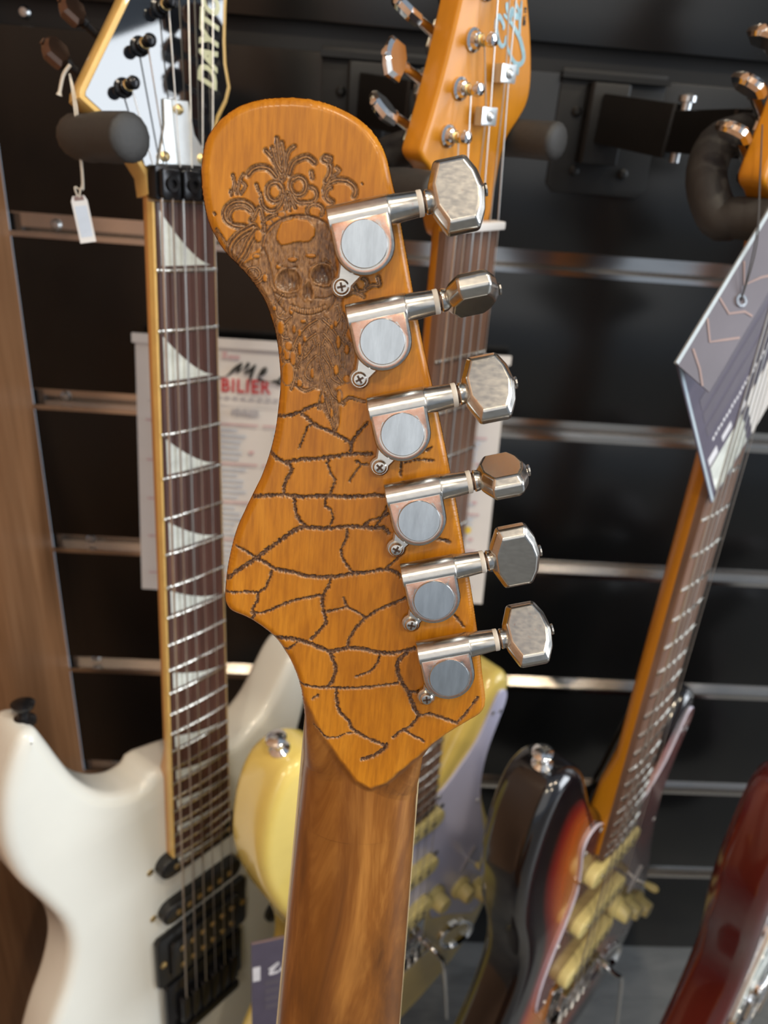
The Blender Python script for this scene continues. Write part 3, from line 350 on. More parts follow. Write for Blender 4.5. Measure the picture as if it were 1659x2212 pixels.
def text_mb(body, size, mb, T, mi=0, bold=0.0, shear=0.0, sx=1.0, ext=0.00012, width=None, space=1.0):
    cu = bpy.data.curves.new('lettering', 'FONT'); cu.body = body; cu.size = size; cu.offset = bold; cu.shear = shear; cu.extrude = ext
    cu.resolution_u = 3; cu.align_x = 'LEFT'; cu.space_character = space
    ob = bpy.data.objects.new('lettering', cu); col.objects.link(ob)
    dg = bpy.context.evaluated_depsgraph_get(); me = ob.evaluated_get(dg).to_mesh()
    if width: sx = width/max(p.co.x for p in me.vertices)
    v = [(p.co.x*sx, p.co.y, p.co.z) for p in me.vertices]; f = [tuple(p.vertices) for p in me.polygons]
    mb.add(v, f, mi, T); ob.evaluated_get(dg).to_mesh_clear()
    bpy.data.objects.remove(ob); bpy.data.curves.remove(cu)
    return max(p[0] for p in v) if v else 0
RX = lambda a: Matrix.Rotation(math.radians(a), 4, 'X')
RY = lambda a: Matrix.Rotation(math.radians(a), 4, 'Y')
RZ = lambda a: Matrix.Rotation(math.radians(a), 4, 'Z')
TR = lambda x, y, z: Matrix.Translation((x, y, z))

# ------------------------------------------------------------------ the setting
WY = 0.6766                                  # front of the slat wall
GZ = [1.0548-0.15*i for i in range(-5, 7)]    # slot heights, top down (index 5 is at 1.0548)
GH = 0.019
b = MB(); b.box((0.75, WY+0.025, 1.2), (2.08, 0.02, 2.4)); wall = b.build('wall_back', 'groove_black', None, 0); tag(wall, kind='structure')
tops = [2.4]+[g-GH/2 for g in GZ]; bots = [g+GH/2 for g in GZ]+[0.0]
for zt, zb in zip(tops, bots):
    if zb > zt: continue
    b = MB(); b.slab([(-0.2844, zb), (1.78, zb), (1.78, zt), (-0.2844, zt)], -0.012, 0.0, 0.0012, 2, 0, TR(0, WY, 0) @ RX(90))
    b.build('slat_board', 'slat_black', wall, 40)
for i, g in enumerate(GZ):
    if g > 1.0 and g < 1.1:  # rail left out here; black backing stands in for its dark reflection
        for sx in (-0.2575, 0.62, 1.3):
            b = MB(); b.lathe([(0.0045, 0), (0.0045, 0.0012), (0.003, 0.003), (0.0005, 0.0032)], 12, 0, TR(sx, WY+0.0149, g) @ RX(90)); b.build('rail_screw', 'screw_steel', wall)
        continue
    b = MB(); w0, w1 = -0.2844, 1.78; L = w1-w0; cx = (w0+w1)/2
    b.box((cx, WY+0.0135, g), (L, 0.002, GH))                           # back web
    b.box((cx, WY+0.0065, g-GH/2+0.001), (L, 0.015, 0.002))             # lower shelf
    b.box((cx, WY-0.0005, g-GH/2+0.0022), (L, 0.0016, 0.0044))          # turned-up lip
    b.box((cx, WY+0.0085, g+GH/2-0.0006), (L, 0.011, 0.0012))           # upper shelf
    b.build('aluminium_rail', 'aluminium', wall, 0)
    for sx in (-0.2505 if i % 2 == 0 else -0.259, 0.62):
        b = MB(); b.lathe([(0.0045, 0), (0.0045, 0.0012), (0.003, 0.003), (0.0005, 0.0032)], 12, 0, TR(sx, WY+0.0124, g) @ RX(90)); b.build('rail_screw', 'screw_steel', wall)
b = MB(); b.box((0.45, -0.9, -0.02), (3.9, 3.6, 0.04)); tag(b.build('floor', 'floor', None, 0), kind='structure')
b = MB(); b.slab([(-0.3045, -0.45), (-0.2845, -0.45), (-0.2845, WY), (-0.3045, WY)], 0.0, 2.2, 0.0008, 1); wl = b.build('wall_left', 'veneer', None, 30); tag(wl, kind='structure')

# ------------------------------------------------------------------ calendar on the wall
def calendar():
    tl, tr, bl, br = Vector((-0.176, 0.664, 0.8245)), Vector((0.1425, 0.664, 0.826)), Vector((-0.184, 0.622, 0.5915)), Vector((0.148, 0.622, 0.597))
    ex = (tr-tl).normalized(); ey = ((tl-bl)-(tl-bl).dot(ex)*ex).normalized(); ez = ex.cross(ey)
    T = pose(((ex.x, ey.x, ez.x), (ex.y, ey.y, ez.y), (ex.z, ey.z, ez.z)), bl)
    root = empty('wall_calendar', T); W_, H_ = (tr-tl).length*1.02, (tl-bl).length
    tag(root, 'white paper wall calendar with red and black heading behind the carved headstock', 'calendar')
    b = MB(); n = 12; v = []
    for k in range(n+1):
        x = W_*k/n; z = 0.0016*math.sin(x*40)
        v += [(x, 0, z), (x, H_, z*0.3), (x, 0, z-0.0012), (x, H_, z*0.3-0.0012)]
    f = []
    for k in range(n):
        o = 4*k; f += [(o, o+4, o+5, o+1), (o+2, o+3, o+7, o+6), (o, o+2, o+6, o+4), (o+1, o+5, o+7, o+3)]
    f += [(0, 1, 3, 2), (4*n, 4*n+2, 4*n+3, 4*n+1)]
    b.add(v, f); sh = b.build('sheet', 'paper', root, 40)
    b = MB(); b.box((W_/2, H_-0.004, 0.001), (W_+0.004, 0.008, 0.005)); b.build('top_strip', 'paper', root)
    Z = 0.0024
    b = MB(); text_mb('BILIER', 0.0165, b, TR(0.0735, H_-0.0455, Z), 0, 0.00035, 0, 1, width=0.044, space=1.12); b.build('red_lettering', 'ink_red', root, 0)
    b = MB()
    for pts in ([(62, -21), (68, -19), (71, -23), (66, -27), (61, -26)], [(62, -33.5), (72, -34), (80, -31), (88, -23), (92, -20), (88, -28), (94, -24), (98, -20), (94, -29), (100, -25), (104, -20.5), (100, -30), (99, -37)],
                [(107, -30), (113, -26), (113, -23), (109, -26), (106, -31), (109, -34), (117, -35), (122, -34)], [(122, -36), (128, -29), (135, -24), (131, -22)], [(122, -36), (128, -36), (136, -32), (144, -26)]):
        P = catmull([(x*mm, H_+y*mm) for x, y in pts], False, 5)
        b.ribbon(P, [0.0017+0.0011*math.sin(i*0.6) for i in range(len(P))], Z)
    b.build('black_signature', 'ink_black', root, 0)
    b = MB()
    for x0, x1, y, h in ((62, 70, -15, 3.5), (75, 79, -14, 6), (80, 90, -15.5, 3)): b.box(((x0+x1)/2*mm, H_+y*mm, Z), ((x1-x0)*mm, h*mm, 0.0003))
    b.build('red_small_print', 'ink_pink', root, 0)
    b = MB(); bp = MB(); bb = MB(); br_ = MB(); bg = MB()
    text_mb('F\u00c9VRIER', 0.0070, b, TR(0.083, H_-0.0660, Z), 0, 0.0004)
    for k in range(9): b.box((0.072+k*0.0072, H_-0.0508, Z), (0.0052, 0.0022, 0.0003))
    b.box((W_/2, H_-0.0575, Z), (W_*0.94, 0.0005, 0.0003))
    for c in range(6):
        x0 = 0.008+c*(W_-0.016)/6; cw = (W_-0.016)/6-0.004
        for rr in range(30):
            y = H_-0.0745-rr*0.00515
            wd = cw*random.uniform(0.35, 0.7)
            (bp if rr % 7 == 0 else bb).box((x0+(cw/2 if rr % 7 == 0 else 0.009+wd/2), y, Z), (cw if rr % 7 == 0 else wd, 0.0016 if rr % 7 == 0 else 0.0018, 0.0003))
            if rr % 7 == 4 and random.random() < 0.8: br_.box((x0+cw*0.88, y-0.004, Z), (0.0045, 0.0028, 0.0004))
            if rr in (17, 26) and c >= 4: bg.lathe([(0.0035, 0), (0.0035, 0.0004)], 10, 0, TR(x0+cw*0.8, y, Z))
    b.build('grey_lettering', 'ink_grey', root, 0)
    for q_, nm, mt in ((bp, 'week_lines', 'ink_pink'), (bb, 'day_rows', 'ink_blue'), (br_, 'red_marks', 'ink_pink')): tag(q_.build(nm, mt, root, 0), kind='stuff')
    if bg.v: bg.build('yellow_marks', 'ink_gold', root, 0)
calendar()

# ------------------------------------------------------------------ guitar hangers
def hanger(label, plate_x, plate_z, pivot, yoke_pose, xl, xr, yl, yr, z_back, tip_l, tip_r, lift=0.010, rp=0.0115):
    """slat wall plate, swing arm, and a fork whose two padded prongs carry a headstock"""
    root = empty('guitar_hanger', TR(plate_x, WY, plate_z)); tag(root, label, 'guitar hanger', 'swing arm guitar hangers on the slat wall')
    inv = TR(-plate_x, -WY, -plate_z)
    P = [(-0.041, -0.041), (-0.035, -0.047), (0.035, -0.047), (0.041, -0.041), (0.041, 0.041), (-0.041, 0.041)]
    b = MB(); b.slab(P, 0, 0.003, 0.0008, 2, 0, RX(90)); b.box((0, -0.0045, 0.036), (0.084, 0.009, 0.004)); b.build('back_plate', 'hanger_black', root)
    for sx, sz in ((-0.02, -0.030), (0.02, -0.030), (0.026, 0.012), (-0.026, 0.012)):
        b = MB(); b.lathe([(0.004, 0), (0.004, 0.0015), (0.002, 0.003)], 10, 0, TR(sx, -0.0035, sz) @ RX(90)); b.build('plate_screw', 'hanger_black', root)
    b = MB(); b.bevbox((-0.006, -0.012, 0.004), (0.030, 0.018, 0.056), 0.002); b.build('arm_bracket', 'hanger_black', root)
    pv = Vector(pivot); yo = yoke_pose @ Vector(((xl+xr)/2, (yl+yr)/2+lift, z_back))
    def bar(a, c, w, h, nm):
        d = c-a; L = d.length; q = d.to_track_quat('X', 'Z').to_matrix().to_4x4()
        T = inv @ TR(*((a+c)/2)) @ q
        bb = MB(); bb.bevbox((0, 0, 0), (L, w, h), 0.0015, 0, T); bb.build(nm, 'hanger_black', root)
    a0 = Vector((plate_x-0.006, WY-0.018, plate_z+0.008))
    bar(a0, pv, 0.016, 0.034, 'arm'); bar(pv, yo, 0.012, 0.026, 'swing_arm')
    b = MB(); b.lathe([(0.0035, -0.019), (0.0035, 0.018), (0.006, 0.0185), (0.006, 0.022), (0.003, 0.0235)], 14, 0, inv @ TR(*(pv+Vector((0, -0.006, 0))))); b.build('pivot_bolt', 'screw_steel', root)
    T = inv @ yoke_pose
    for sgn, x, y, tip in ((-1, xl, yl, tip_l), (1, xr, yr, tip_r)):
        mx, my = (xl+xr)/2, (yl+yr)/2
        pts = catmull([(mx, my+lift, z_back), ((mx+x)/2, (my+y)/2+lift*0.95, z_back-0.004), (x-sgn*0.004, y+lift*0.55, z_back+0.002), (x, y-0.001, z_back+0.016), (x, y, (z_back+0.016+tip-0.010)/2), (x, y, tip-0.010), (x, y, tip-0.004), (x, y, tip)], False, 4)
        n = len(pts); rad = [rp]*n
        rad[-1] = rp*0.45; rad[-2] = rp*0.75; rad[-3] = rp*0.92
        b = MB(); b.tube(pts, rad, 16, 0, T); b.build('padded_prong', 'rubber', root, 60)

# ------------------------------------------------------------------ guitars: shared parts
SC = 0.648
fret_y = lambda n: SC*(1-2**(-n/12))
STRAT = [(-28,425),(-36,418),(-50,402),(-62,380),(-78,352),(-95,338),(-110,336),(-124,342),(-134,358),(-140,380),(-143,410),(-139,440),(-129,473),(-116,505),(-108,540),(-112,578),(-125,615),(-143,650),(-156,685),(-160,715),(-156,745),(-140,772),(-115,790),(-80,799),(-40,800),(0,798),(40,794),(80,785),(115,768),(140,742),(155,710),(160,675),(156,640),(144,600),(128,560),(115,525),(108,490),(110,460),(118,430),(127,405),(128,390),(120,378),(106,376),(90,386),(72,405),(56,428),(44,446),(34,455),(28,458)]
def outline_m(pts, n=3): return [(p[0]*mm, -p[1]*mm) for p in catmull(pts, True, n)]

def guitar_body(root, pts, top, bot, r, mat, with_burst=False, spine=(0.0, -0.60)):
    P = ccw(outline_m(pts)); N = len(P); rings = []; nr = 5
    for k in range(nr+1):
        a = math.pi/2*k/nr; rings.append((r*(1-math.sin(a)), bot+r*(1-math.cos(a)), 0.0))
    for k in range(nr+1):
        a = math.pi/2*k/nr; rings.append((r*(1-math.cos(a)), top-r*(1-math.sin(a)), 0.0+0.02*k/nr))
    v = []; f = []; at = []
    last = None
    for d, z, bu in rings:
        q = inset(P, d) if d > 1e-9 else P; last = q
        v += [(p[0], p[1], z) for p in q]; at += [bu]*N
    R = len(rings)
    if with_burst:
        for t in (0.07, 0.15, 0.25, 0.38, 0.55, 0.75):
            for p in last:
                c = np.array((p[0]*0.15, max(-0.70, min(-0.47, p[1]*0.55-0.27))))
                w = np.array(p[:2])+(c-np.array(p[:2]))*t; v.append((w[0], w[1], top)); at.append(t*1.15)
            R += 1
    for k in range(R-1):
        for i in range(N):
            j = (i+1) % N; f.append((k*N+i, k*N+j, (k+1)*N+j, (k+1)*N+i))
    for k, flip in ((0, True), (R-1, False)):
        for t_ in tessellate_polygon([[Vector((p[0], p[1], 0)) for p in v[k*N:(k+1)*N]]]):
            t_ = list(t_); A_, B_, C_ = (v[k*N+i] for i in t_); up_ = (B_[0]-A_[0])*(C_[1]-A_[1])-(B_[1]-A_[1])*(C_[0]-A_[0]) > 0
            if up_ == flip: t_ = t_[::-1]
            f.append(tuple(k*N+i for i in t_))
    b = MB(); b.add(v, f)
    return b.build('body', mat, root, 50, {'burst': at})

def neck_parts(root, wn, wh, nfr, board, neckmat, binding=None, string_top=0.0024, bridge_y=0.648, str_end_z=0.0035, nut_w=None, end_extra=0.006, heel_from=0.40):
    Lb = fret_y(nfr)+end_extra; hw = lambda y: (wn+(wh-wn)*y/0.466)/2
    crown = lambda x, y: -(x*x)/(2*0.26)
    ys = [0.0, 0.1, 0.2, 0.3, 0.4, Lb]
    # fingerboard
    b = MB(); v = []; f = []; K = 7
    for y in ys:
        h = hw(y)-(0.0013 if binding else 0)
        for k in range(K): x = -h+2*h*k/(K-1); v.append((x, -y, crown(x, y)))
        v += [(h, -y, -0.006), (-h, -y, -0.006)]
    n = K+2
    for i in range(len(ys)-1):
        for k in range(n): k2 = (k+1) % n; f.append((i*n+k, (i+1)*n+k, (i+1)*n+k2, i*n+k2))
    f += [tuple(range(n)), tuple((len(ys)-1)*n+k for k in range(n-1, -1, -1))]
    b.add(v, f); fb = b.build('fretboard', board, root, 40)
    if binding:
        for s in (-1, 1):
            b = MB(); v = []; f = []
            for y in ys:
                h = hw(y); v += [(s*(h-0.0014), -y, crown(h, y)+0.0001), (s*h, -y, crown(h, y)-0.0003), (s*h, -y, -0.0062), (s*(h-0.0014), -y, -0.0062)]
            for i in range(len(ys)-1):
                for k in range(4): k2 = (k+1) % 4; f.append((i*4+k, i*4+k2, (i+1)*4+k2, (i+1)*4+k) if s < 0 else (i*4+k, (i+1)*4+k, (i+1)*4+k2, i*4+k2))
            e = 4*(len(ys)-1); f += [(0, 1, 2, 3), (e+3, e+2, e+1, e)]
            b.add(v, f); b.build('binding', binding, root, 30)
    for k in range(1, nfr+1):
        y = fret_y(k); h = hw(y)-(0.0008 if binding else 0.0002)
        b = MB(); b.tube([(x, -y, crown(x, y)+0.0002) for x in np.linspace(-h, h, 7)], 0.00125, 6); b.build('fret', 'fret', root, 60)
    # neck shaft
    b = MB(); v = []; f = []; K = 13; yy = [-0.004, 0.02, 0.05, 0.1, 0.2, 0.3, heel_from-0.03, heel_from, heel_from+0.03, Lb-0.004]
    for y in yy:
        h = hw(max(y, 0)); dep = 0.0145 if y < heel_from-0.02 else (0.0145+(0.0195-0.0145)*min(1, (y-heel_from+0.03)/0.05))
        p = 2.2 if y < heel_from-0.02 else 2.2+min(1, (y-heel_from+0.03)/0.05)*6
        for k in range(K):
            a = math.pi*k/(K-1); c_, s_ = math.cos(a), math.sin(a)
            v.append((-h*math.copysign(abs(c_)**(2/p), c_), -y, -0.006-dep*abs(s_)**(2/p)))
    for i in range(len(yy)-1):
        for k in range(K-1): f.append((i*K+k, i*K+k+1, (i+1)*K+k+1, (i+1)*K+k))
        f.append((i*K+K-1, i*K, (i+1)*K, (i+1)*K+K-1))
    f += [tuple(range(K-1, -1, -1)), tuple((len(yy)-1)*K+k for k in range(K))]
    b.add(v, f); b.build('neck', neckmat, root, 50)
    # strings over the board
    xs = np.linspace(-1, 1, 6)
    for k in range(6):
        r = 0.00075-0.00009*k if k < 3 else 0.00036-0.00004*(k-3)
        x0 = xs[k]*(wn/2-0.0035); x1 = xs[k]*0.0262
        b = MB(); b.tube([(x0, 0.004, string_top+0.0004), (x1, -bridge_y, str_end_z)], r, 6); b.build('string', 'string', root, 60)
    return hw

def button_mesh(b, T, L=0.0142, W=0.0188, th=0.0062, mi=0):
    """faceted tuner button; shaft enters at x=0 and the plate spreads in y, thickness in z"""
    hl, hw_ = L/2, W/2
    P = [(-hl*0.62, -hw_), (hl*0.55, -hw_), (hl*0.86, -hw_*0.55), (hl, 0), (hl*0.86, hw_*0.55), (hl*0.55, hw_), (-hl*0.62, hw_), (-hl, hw_*0.36), (-hl, -hw_*0.36)]
    N = len(P); v = []; f = []
    for sc_, z in ((0.80, -th/2), (1.0, -th*0.20), (1.0, th*0.20), (0.80, th/2)):
        v += [(p[0]*sc_+hl, p[1]*sc_, z) for p in P]
    for k in range(3):
        for i in range(N): j = (i+1) % N; f.append((k*N+i, k*N+j, (k+1)*N+j, (k+1)*N+i))
    f += [tuple(range(N-1, -1, -1)), tuple(3*N+i for i in range(N))]
    b.add(v, f, mi, T)

def tuner(root, H, x, y, metal, btn, ang, rot, reach=0.033, z_front=0.0, thick=0.0145, washer=0.0055):
    """post through the headstock face, housing behind it, button out to the side"""
    T = H @ TR(x, y, z_front)
    b = MB(); b.lathe([(washer, 0.0), (washer, 0.0012), (washer*0.75, 0.0018), (washer*0.62, 0.0040), (washer*0.42, 0.0044), (0.0024, 0.0046), (0.0022, 0.0085), (0.0026, 0.0088), (0.0032, 0.0105), (0.0034, 0.0125), (0.0028, 0.0142), (0.0008, 0.0150)], 16, 0, T)
    m = b.build('tuning_machine', metal, root, 40)
    b = MB(); b.tube([(0.0026*math.cos(a), 0.0026*math.sin(a), 0.0052+0.0004*a) for a in np.linspace(0, 7.5, 24)], 0.00045, 5, 0, T); b.build('string_winding', 'brass_screw', m, 60)
    Q = T @ RZ(ang)
    b = MB(); b.bevbox((0, 0, -thick-0.005), (0.015, 0.019, 0.010), 0.003, 0, Q); b.lathe([(0.003, 0.004), (0.0025, reach-0.012), (0.0032, reach-0.0115), (0.0030, reach-0.009)], 12, 0, Q @ TR(0, 0, -thick-0.006) @ RY(90)); b.build('housing', metal, m, 40)
    b = MB(); button_mesh(b, Q @ TR(reach-0.010, 0, -thick-0.006) @ RX(rot)); b.lathe([(0.0018, 0), (0.0018, 0.0006), (0.0010, 0.0007)], 8, 0, Q @ TR(reach+0.0042, 0, -thick-0.006) @ RY(90)); b.build('button', btn, m, 25)
    return m

def head_string(root, H, x0, post, mid=None, r=0.0004):
    p = H @ Vector((post[0]+0.002, post[1]-0.001, 0.006)); pts = [(x0, 0.004, 0.002)]
    if mid is not None: pts.append(tuple(H @ Vector(mid)))
    b = MB(); b.tube(pts+[tuple(p)], r, 6); b.build('head_string', 'string', root, 60)

def strap_button(root, p, d, metal='chrome'):
    q = Vector(d).to_track_quat('Z', 'Y').to_matrix().to_4x4()
    b = MB(); b.lathe([(0.0075, -0.002), (0.0075, 0.001), (0.004, 0.003), (0.0036, 0.007), (0.0065, 0.0095), (0.0075, 0.0125), (0.005, 0.0140), (0.001, 0.0143)], 16, 0, TR(*p) @ q)
    return b.build('strap_button', metal, root, 45)

def knob(root, x, y, z, mat='cream_plastic'):
    b = MB(); b.lathe([(0.0125, 0), (0.0122, 0.004), (0.0095, 0.0055), (0.0085, 0.015), (0.0075, 0.0165), (0.001, 0.0167)], 20, 0, TR(x, y, z)); return b.build('control_knob', mat, root, 35)

def single_coil(root, y, z, cover, rot=0.0, pole='fret', w=0.083, d=0.0185, x=0.0, h=0.009):
    T = TR(x, -y, z) @ RZ(rot); hw_ = w/2-d/2
    P = [(hw_+d/2*math.cos(a), d/2*math.sin(a)) for a in np.linspace(-math.pi/2, math.pi/2, 9)]+[(-hw_-d/2*math.cos(a), -d/2*math.sin(a)) for a in np.linspace(-math.pi/2, math.pi/2, 9)]
    b = MB(); b.slab(P, -0.002, h, 0.002, 3, 0, T); p = b.build('pickup', cover, root, 45)
    for k in range(6):
        b = MB(); b.lathe([(0.0025, 0), (0.0025, 0.0006), (0.0018, 0.001)], 10, 0, T @ TR(-0.0262+0.01048*k, 0, h)); b.build('pole_piece', pole, p, 40)
    for s in (-1, 1):
        b = MB(); b.lathe([(0.003, 0), (0.003, 0.0015), (0.001, 0.0022)], 10, 0, T @ TR(s*(w/2+0.004), 0, -0.001)); b.build('pickup_screw', pole, p, 40)
    return p

def vintage_tremolo(root, y, z):
    b = MB(); b.bevbox((0, -y-0.006, z+0.0015), (0.082, 0.042, 0.003), 0.002); br = b.build('bridge', 'chrome', root, 40)
    b = MB(); b.box((0, -y-0.027, z+0.006), (0.082, 0.002, 0.012)); b.build('bridge_lip', 'chrome', br, 0)
    for k in range(6):
        x = -0.0262+0.01048*k
        b = MB(); b.bevbox((x, -y-0.004, z+0.007), (0.0095, 0.024, 0.004), 0.0015); b.box((x, -y+0.008, z+0.0065), (0.0095, 0.0015, 0.009)); b.build('saddle', 'chrome', br, 40)
        b = MB(); b.tube([(x, -y-0.016, z+0.009), (x, -y-0.030, z+0.009)], 0.0014, 6); b.build('saddle_screw', 'screw_steel', br, 60)
        b = MB(); b.lathe([(0.0028, 0), (0.0028, 0.001), (0.001, 0.002)], 10, 0, TR(x, -y+0.012, z+0.003)); b.build('plate_screw', 'screw_steel', br)

def strat_head(slim=False):
    P = [(-13,-5),(-20,3),(-23.6,14),(-30,26),(-41,34),(-50,37.5),(-54.5,41.5),(-54,48),(-50,58),(-44,74),(-38,92),(-31,112),(-24,132),(-17,152),(-9,170),(2,181),(16,184),(28,177),(33,164),(31,150),(26,139),(25,128),(29,117),(36,100),(41,84),(43,71),(41,62),(35,54),(28,46),(24,34),(22.4,20),(20,3),(13,-5)]
    if slim: P = [(-13,-5),(-20,3),(-23,13),(-27,24),(-32,31),(-37,34.5),(-40,38.5),(-38.5,44),(-35,53),(-29,71),(-23,92),(-18,112),(-12,133),(-6,152),(1,169)]+P[15:]
    return [(x*mm, y*mm) for x, y in P]

def strat_guitar(name, label, cat, pose_m, bodymat, burst_on, headmat, board, guard_mat, guard_pts, plastic, logo=False, body_pts=STRAT, guard_edge=None, knobs=((58,-612),(90,-640),(124,-668)), with_head=True, jack=True, r_edge=0.0085, tuner_rots=(60, 20, 75, 10, 40, 70), arm=None, screws=True, slim=False):
    root = empty(name, pose_m); tag(root, label, cat)
    top, bot = -0.0105, -0.0535
    guitar_body(root, body_pts, top, bot, r_edge, bodymat, burst_on)
    neck_parts(root, 0.0425, 0.0562, 22, board, headmat)
    H = TR(0, 0, -0.006)
    if with_head:
        b = MB(); b.slab(catmull(strat_head(slim), True, 3), -0.0145, 0.0, 0.0022, 3, 0, H); b.build('headstock', headmat, root, 50)
        b = MB(); b.bevbox((0, 0.0022, 0.0005), (0.0428, 0.0042, 0.0085), 0.0006); b.build('nut', 'paper', root)
        posts = [(-22, 46), (-17, 68.5), (-11, 91), (-5, 113), (1, 135), (7, 157)]
        if slim: posts = [(-21, 46), (-15, 67.5), (-8.5, 89), (-2, 111), (4.5, 133), (11, 155)]
        for k, (x, y) in enumerate(posts):
            tuner(root, H, x*mm, y*mm, 'chrome', 'chrome', 158 if slim else 156, tuner_rots[k], 0.0318 if slim else 0.0425-0.0008*k)
            xs = -0.0178+0.00712*k
            mid = {4: (0.0125, 0.076, 0.006), 5: (0.0152, 0.076, 0.006), 2: (0.0005, 0.056, 0.006), 3: (0.0035, 0.056, 0.006)}.get(k)
            head_string(root, H, xs, (x*mm, y*mm), mid)
        for x, y in ((13.8, 76), (2, 56)):
            b = MB(); b.bevbox((0, 0, 0.0065), (0.012, 0.0085, 0.0014), 0.0006, 0, H @ TR(x*mm, y*mm, 0)); b.box((-0.005, 0, 0.0045), (0.0015, 0.0085, 0.005), 0, H @ TR(x*mm, y*mm, 0)); b.box((0.005, 0, 0.0045), (0.0015, 0.0085, 0.005), 0, H @ TR(x*mm, y*mm, 0)); b.lathe([(0.0016, 0), (0.0016, 0.0075), (0.0026, 0.0078), (0.001, 0.0092)], 10, 0, H @ TR(x*mm, y*mm, 0)); b.build('string_tree', 'steel_white', root, 40)
        if logo:
            b = MB()
            for si, pts in enumerate(LOGO):
                P = catmull([(x*mm, y*mm) for x, y in pts], False, 5); n = len(P)
                b.ribbon(P, [(0.0011+0.0017*math.sin(math.pi*min(1, (i+1)/n)))*(1.0 if si < 4 else 0.75) for i in range(n)], -0.006+0.0001)
            b.build('script_logo', 'iridescent', root, 0)
            b = MB(); text_mb('EST. 19', 0.0026, b, TR(0.0310, 0.0988, -0.0057) @ RZ(92), 0, 0.00012); b.build('small_lettering', 'ink_black', root, 0)
    # pickguard and hardware
    gp = [(p[0]*mm, -p[1]*mm) for p in catmull(guard_pts, True, 3)]
    b = MB(); b.slab(gp, top-0.0002, top+0.0024, 0.0007, 1, 1 if guard_edge else 0, None, 0); g = b.build('pickguard', [guard_mat, guard_edge] if guard_edge else guard_mat, root, 40)
    if screws:
        ins = inset(ccw(gp), 0.005); st = max(1, len(ins)//11)
        for i in range(0, len(ins), st):
            b = MB(); b.lathe([(0.0024, 0), (0.0022, 0.0006), (0.0006, 0.0009)], 8, 0, TR(ins[i][0], ins[i][1], top+0.0023)); b.build('guard_screw', 'screw_steel', g, 40)
    zt = top+0.0022
    single_coil(root, 0.487, zt, plastic); single_coil(root, 0.548, zt, plastic); single_coil(root, 0.610, zt, plastic, 9)
    vintage_tremolo(root, 0.648, top)
    for x, y in knobs: knob(root, x*mm, y*mm, zt, plastic)
    b = MB(); b.box((0.098, -0.600, zt+0.001), (0.003, 0.030, 0.0012), 0, TR(0.098, -0.6, 0) @ RZ(-38) @ TR(-0.098, 0.6, 0)); b.tube([(0.098, -0.600, zt), (0.100, -0.598, zt+0.012)], 0.0013, 6); sw = b.build('selector_switch', 'screw_steel', root, 40)
    b = MB(); b.lathe([(0.0030, 0), (0.0042, 0.006), (0.0040, 0.011), (0.0018, 0.0135)], 12, 0, TR(0.0995, -0.5985, zt+0.010) @ RY(10)); b.build('switch_tip', plastic, sw, 40)
    if jack:
        T = TR(0.100, -0.722, top) @ RZ(-42)
        P = [(0.036*math.cos(a), 0.0172*math.sin(a)) for a in np.linspace(0, 2*math.pi, 28, endpoint=False)]
        b = MB(); v = []; f = []; N = len(P)
        for s_, z in ((1.0, -0.001), (1.0, 0.0012), (0.86, 0.0020), (0.62, -0.004), (0.40, -0.009)): v += [(p[0]*s_, p[1]*s_, z) for p in P]
        for k in range(4):
            for i in range(N): j = (i+1) % N; f.append((k*N+i, k*N+j, (k+1)*N+j, (k+1)*N+i))
        f.append(tuple(4*N+i for i in range(N))); b.add(v, f, 0, T @ TR(0, 0, 0.0011)); jp = b.build('jack_plate', 'chrome', root, 45)
        b = MB(); b.lathe([(0.006, 0), (0.006, 0.002), (0.0035, 0.0025)], 14, 0, T @ TR(-0.004, 0, -0.007)); b.build('jack_socket', 'black_metal', jp)
    strap_button(root, (-0.112, -0.336, -0.031), (-0.25, 1, 0)); strap_button(root, (0.0, -0.7985, -0.031), (0, -1, 0))
    if arm:
        b = MB(); b.tube(catmull(arm, False, 6), 0.0024, 10); b.lathe([(0.0032, 0), (0.0035, 0.006), (0.0028, 0.014)], 12, 0, TR(*arm[0])); b.build('tremolo_arm', 'chrome', root, 60)
    return root

GUARD = [(-26,437),(-40,428),(-52,432),(-56,445),(-50,470),(-46,500),(-54,535),(-64,565),(-71,600),(-68,632),(-52,634),(-44,618),(0,620),(44,628),(52,648),(74,664),(104,690),(124,705),(140,690),(147,668),(142,640),(130,604),(118,570),(107,530),(101,495),(103,462),(111,435),(120,410),(119,396),(108,392),(98,410),(84,436),(66,452),(46,466),(30,468),(20,472),(-4,472),(-24,470),(-28,455)]

POSE_WHITE = pose(((0.66395854, -0.00400158, 0.74775868), (0.74601375, 0.07202849, -0.66202371), (-0.05121079, 0.99739455, 0.05080917)), (-0.09779596, 0.47247724, 0.95148827))
POSE_YELLOW = pose(((0.74717596, -0.02099331, 0.66429463), (0.66415633, -0.01399554, -0.7474627), (0.02498888, 0.99968165, 0.00348571)), (0.06421234, 0.44525718, 0.95143356))
POSE_SUN = pose(((0.71876283, 0.00500238, 0.69523735), (0.69477453, 0.03201521, -0.71851471), (-0.02585245, 0.99947486, 0.01953582)), (0.25226279, 0.46025703, 0.94652088))
POSE_RED = TR(0.176, -0.004, -0.002) @ POSE_SUN

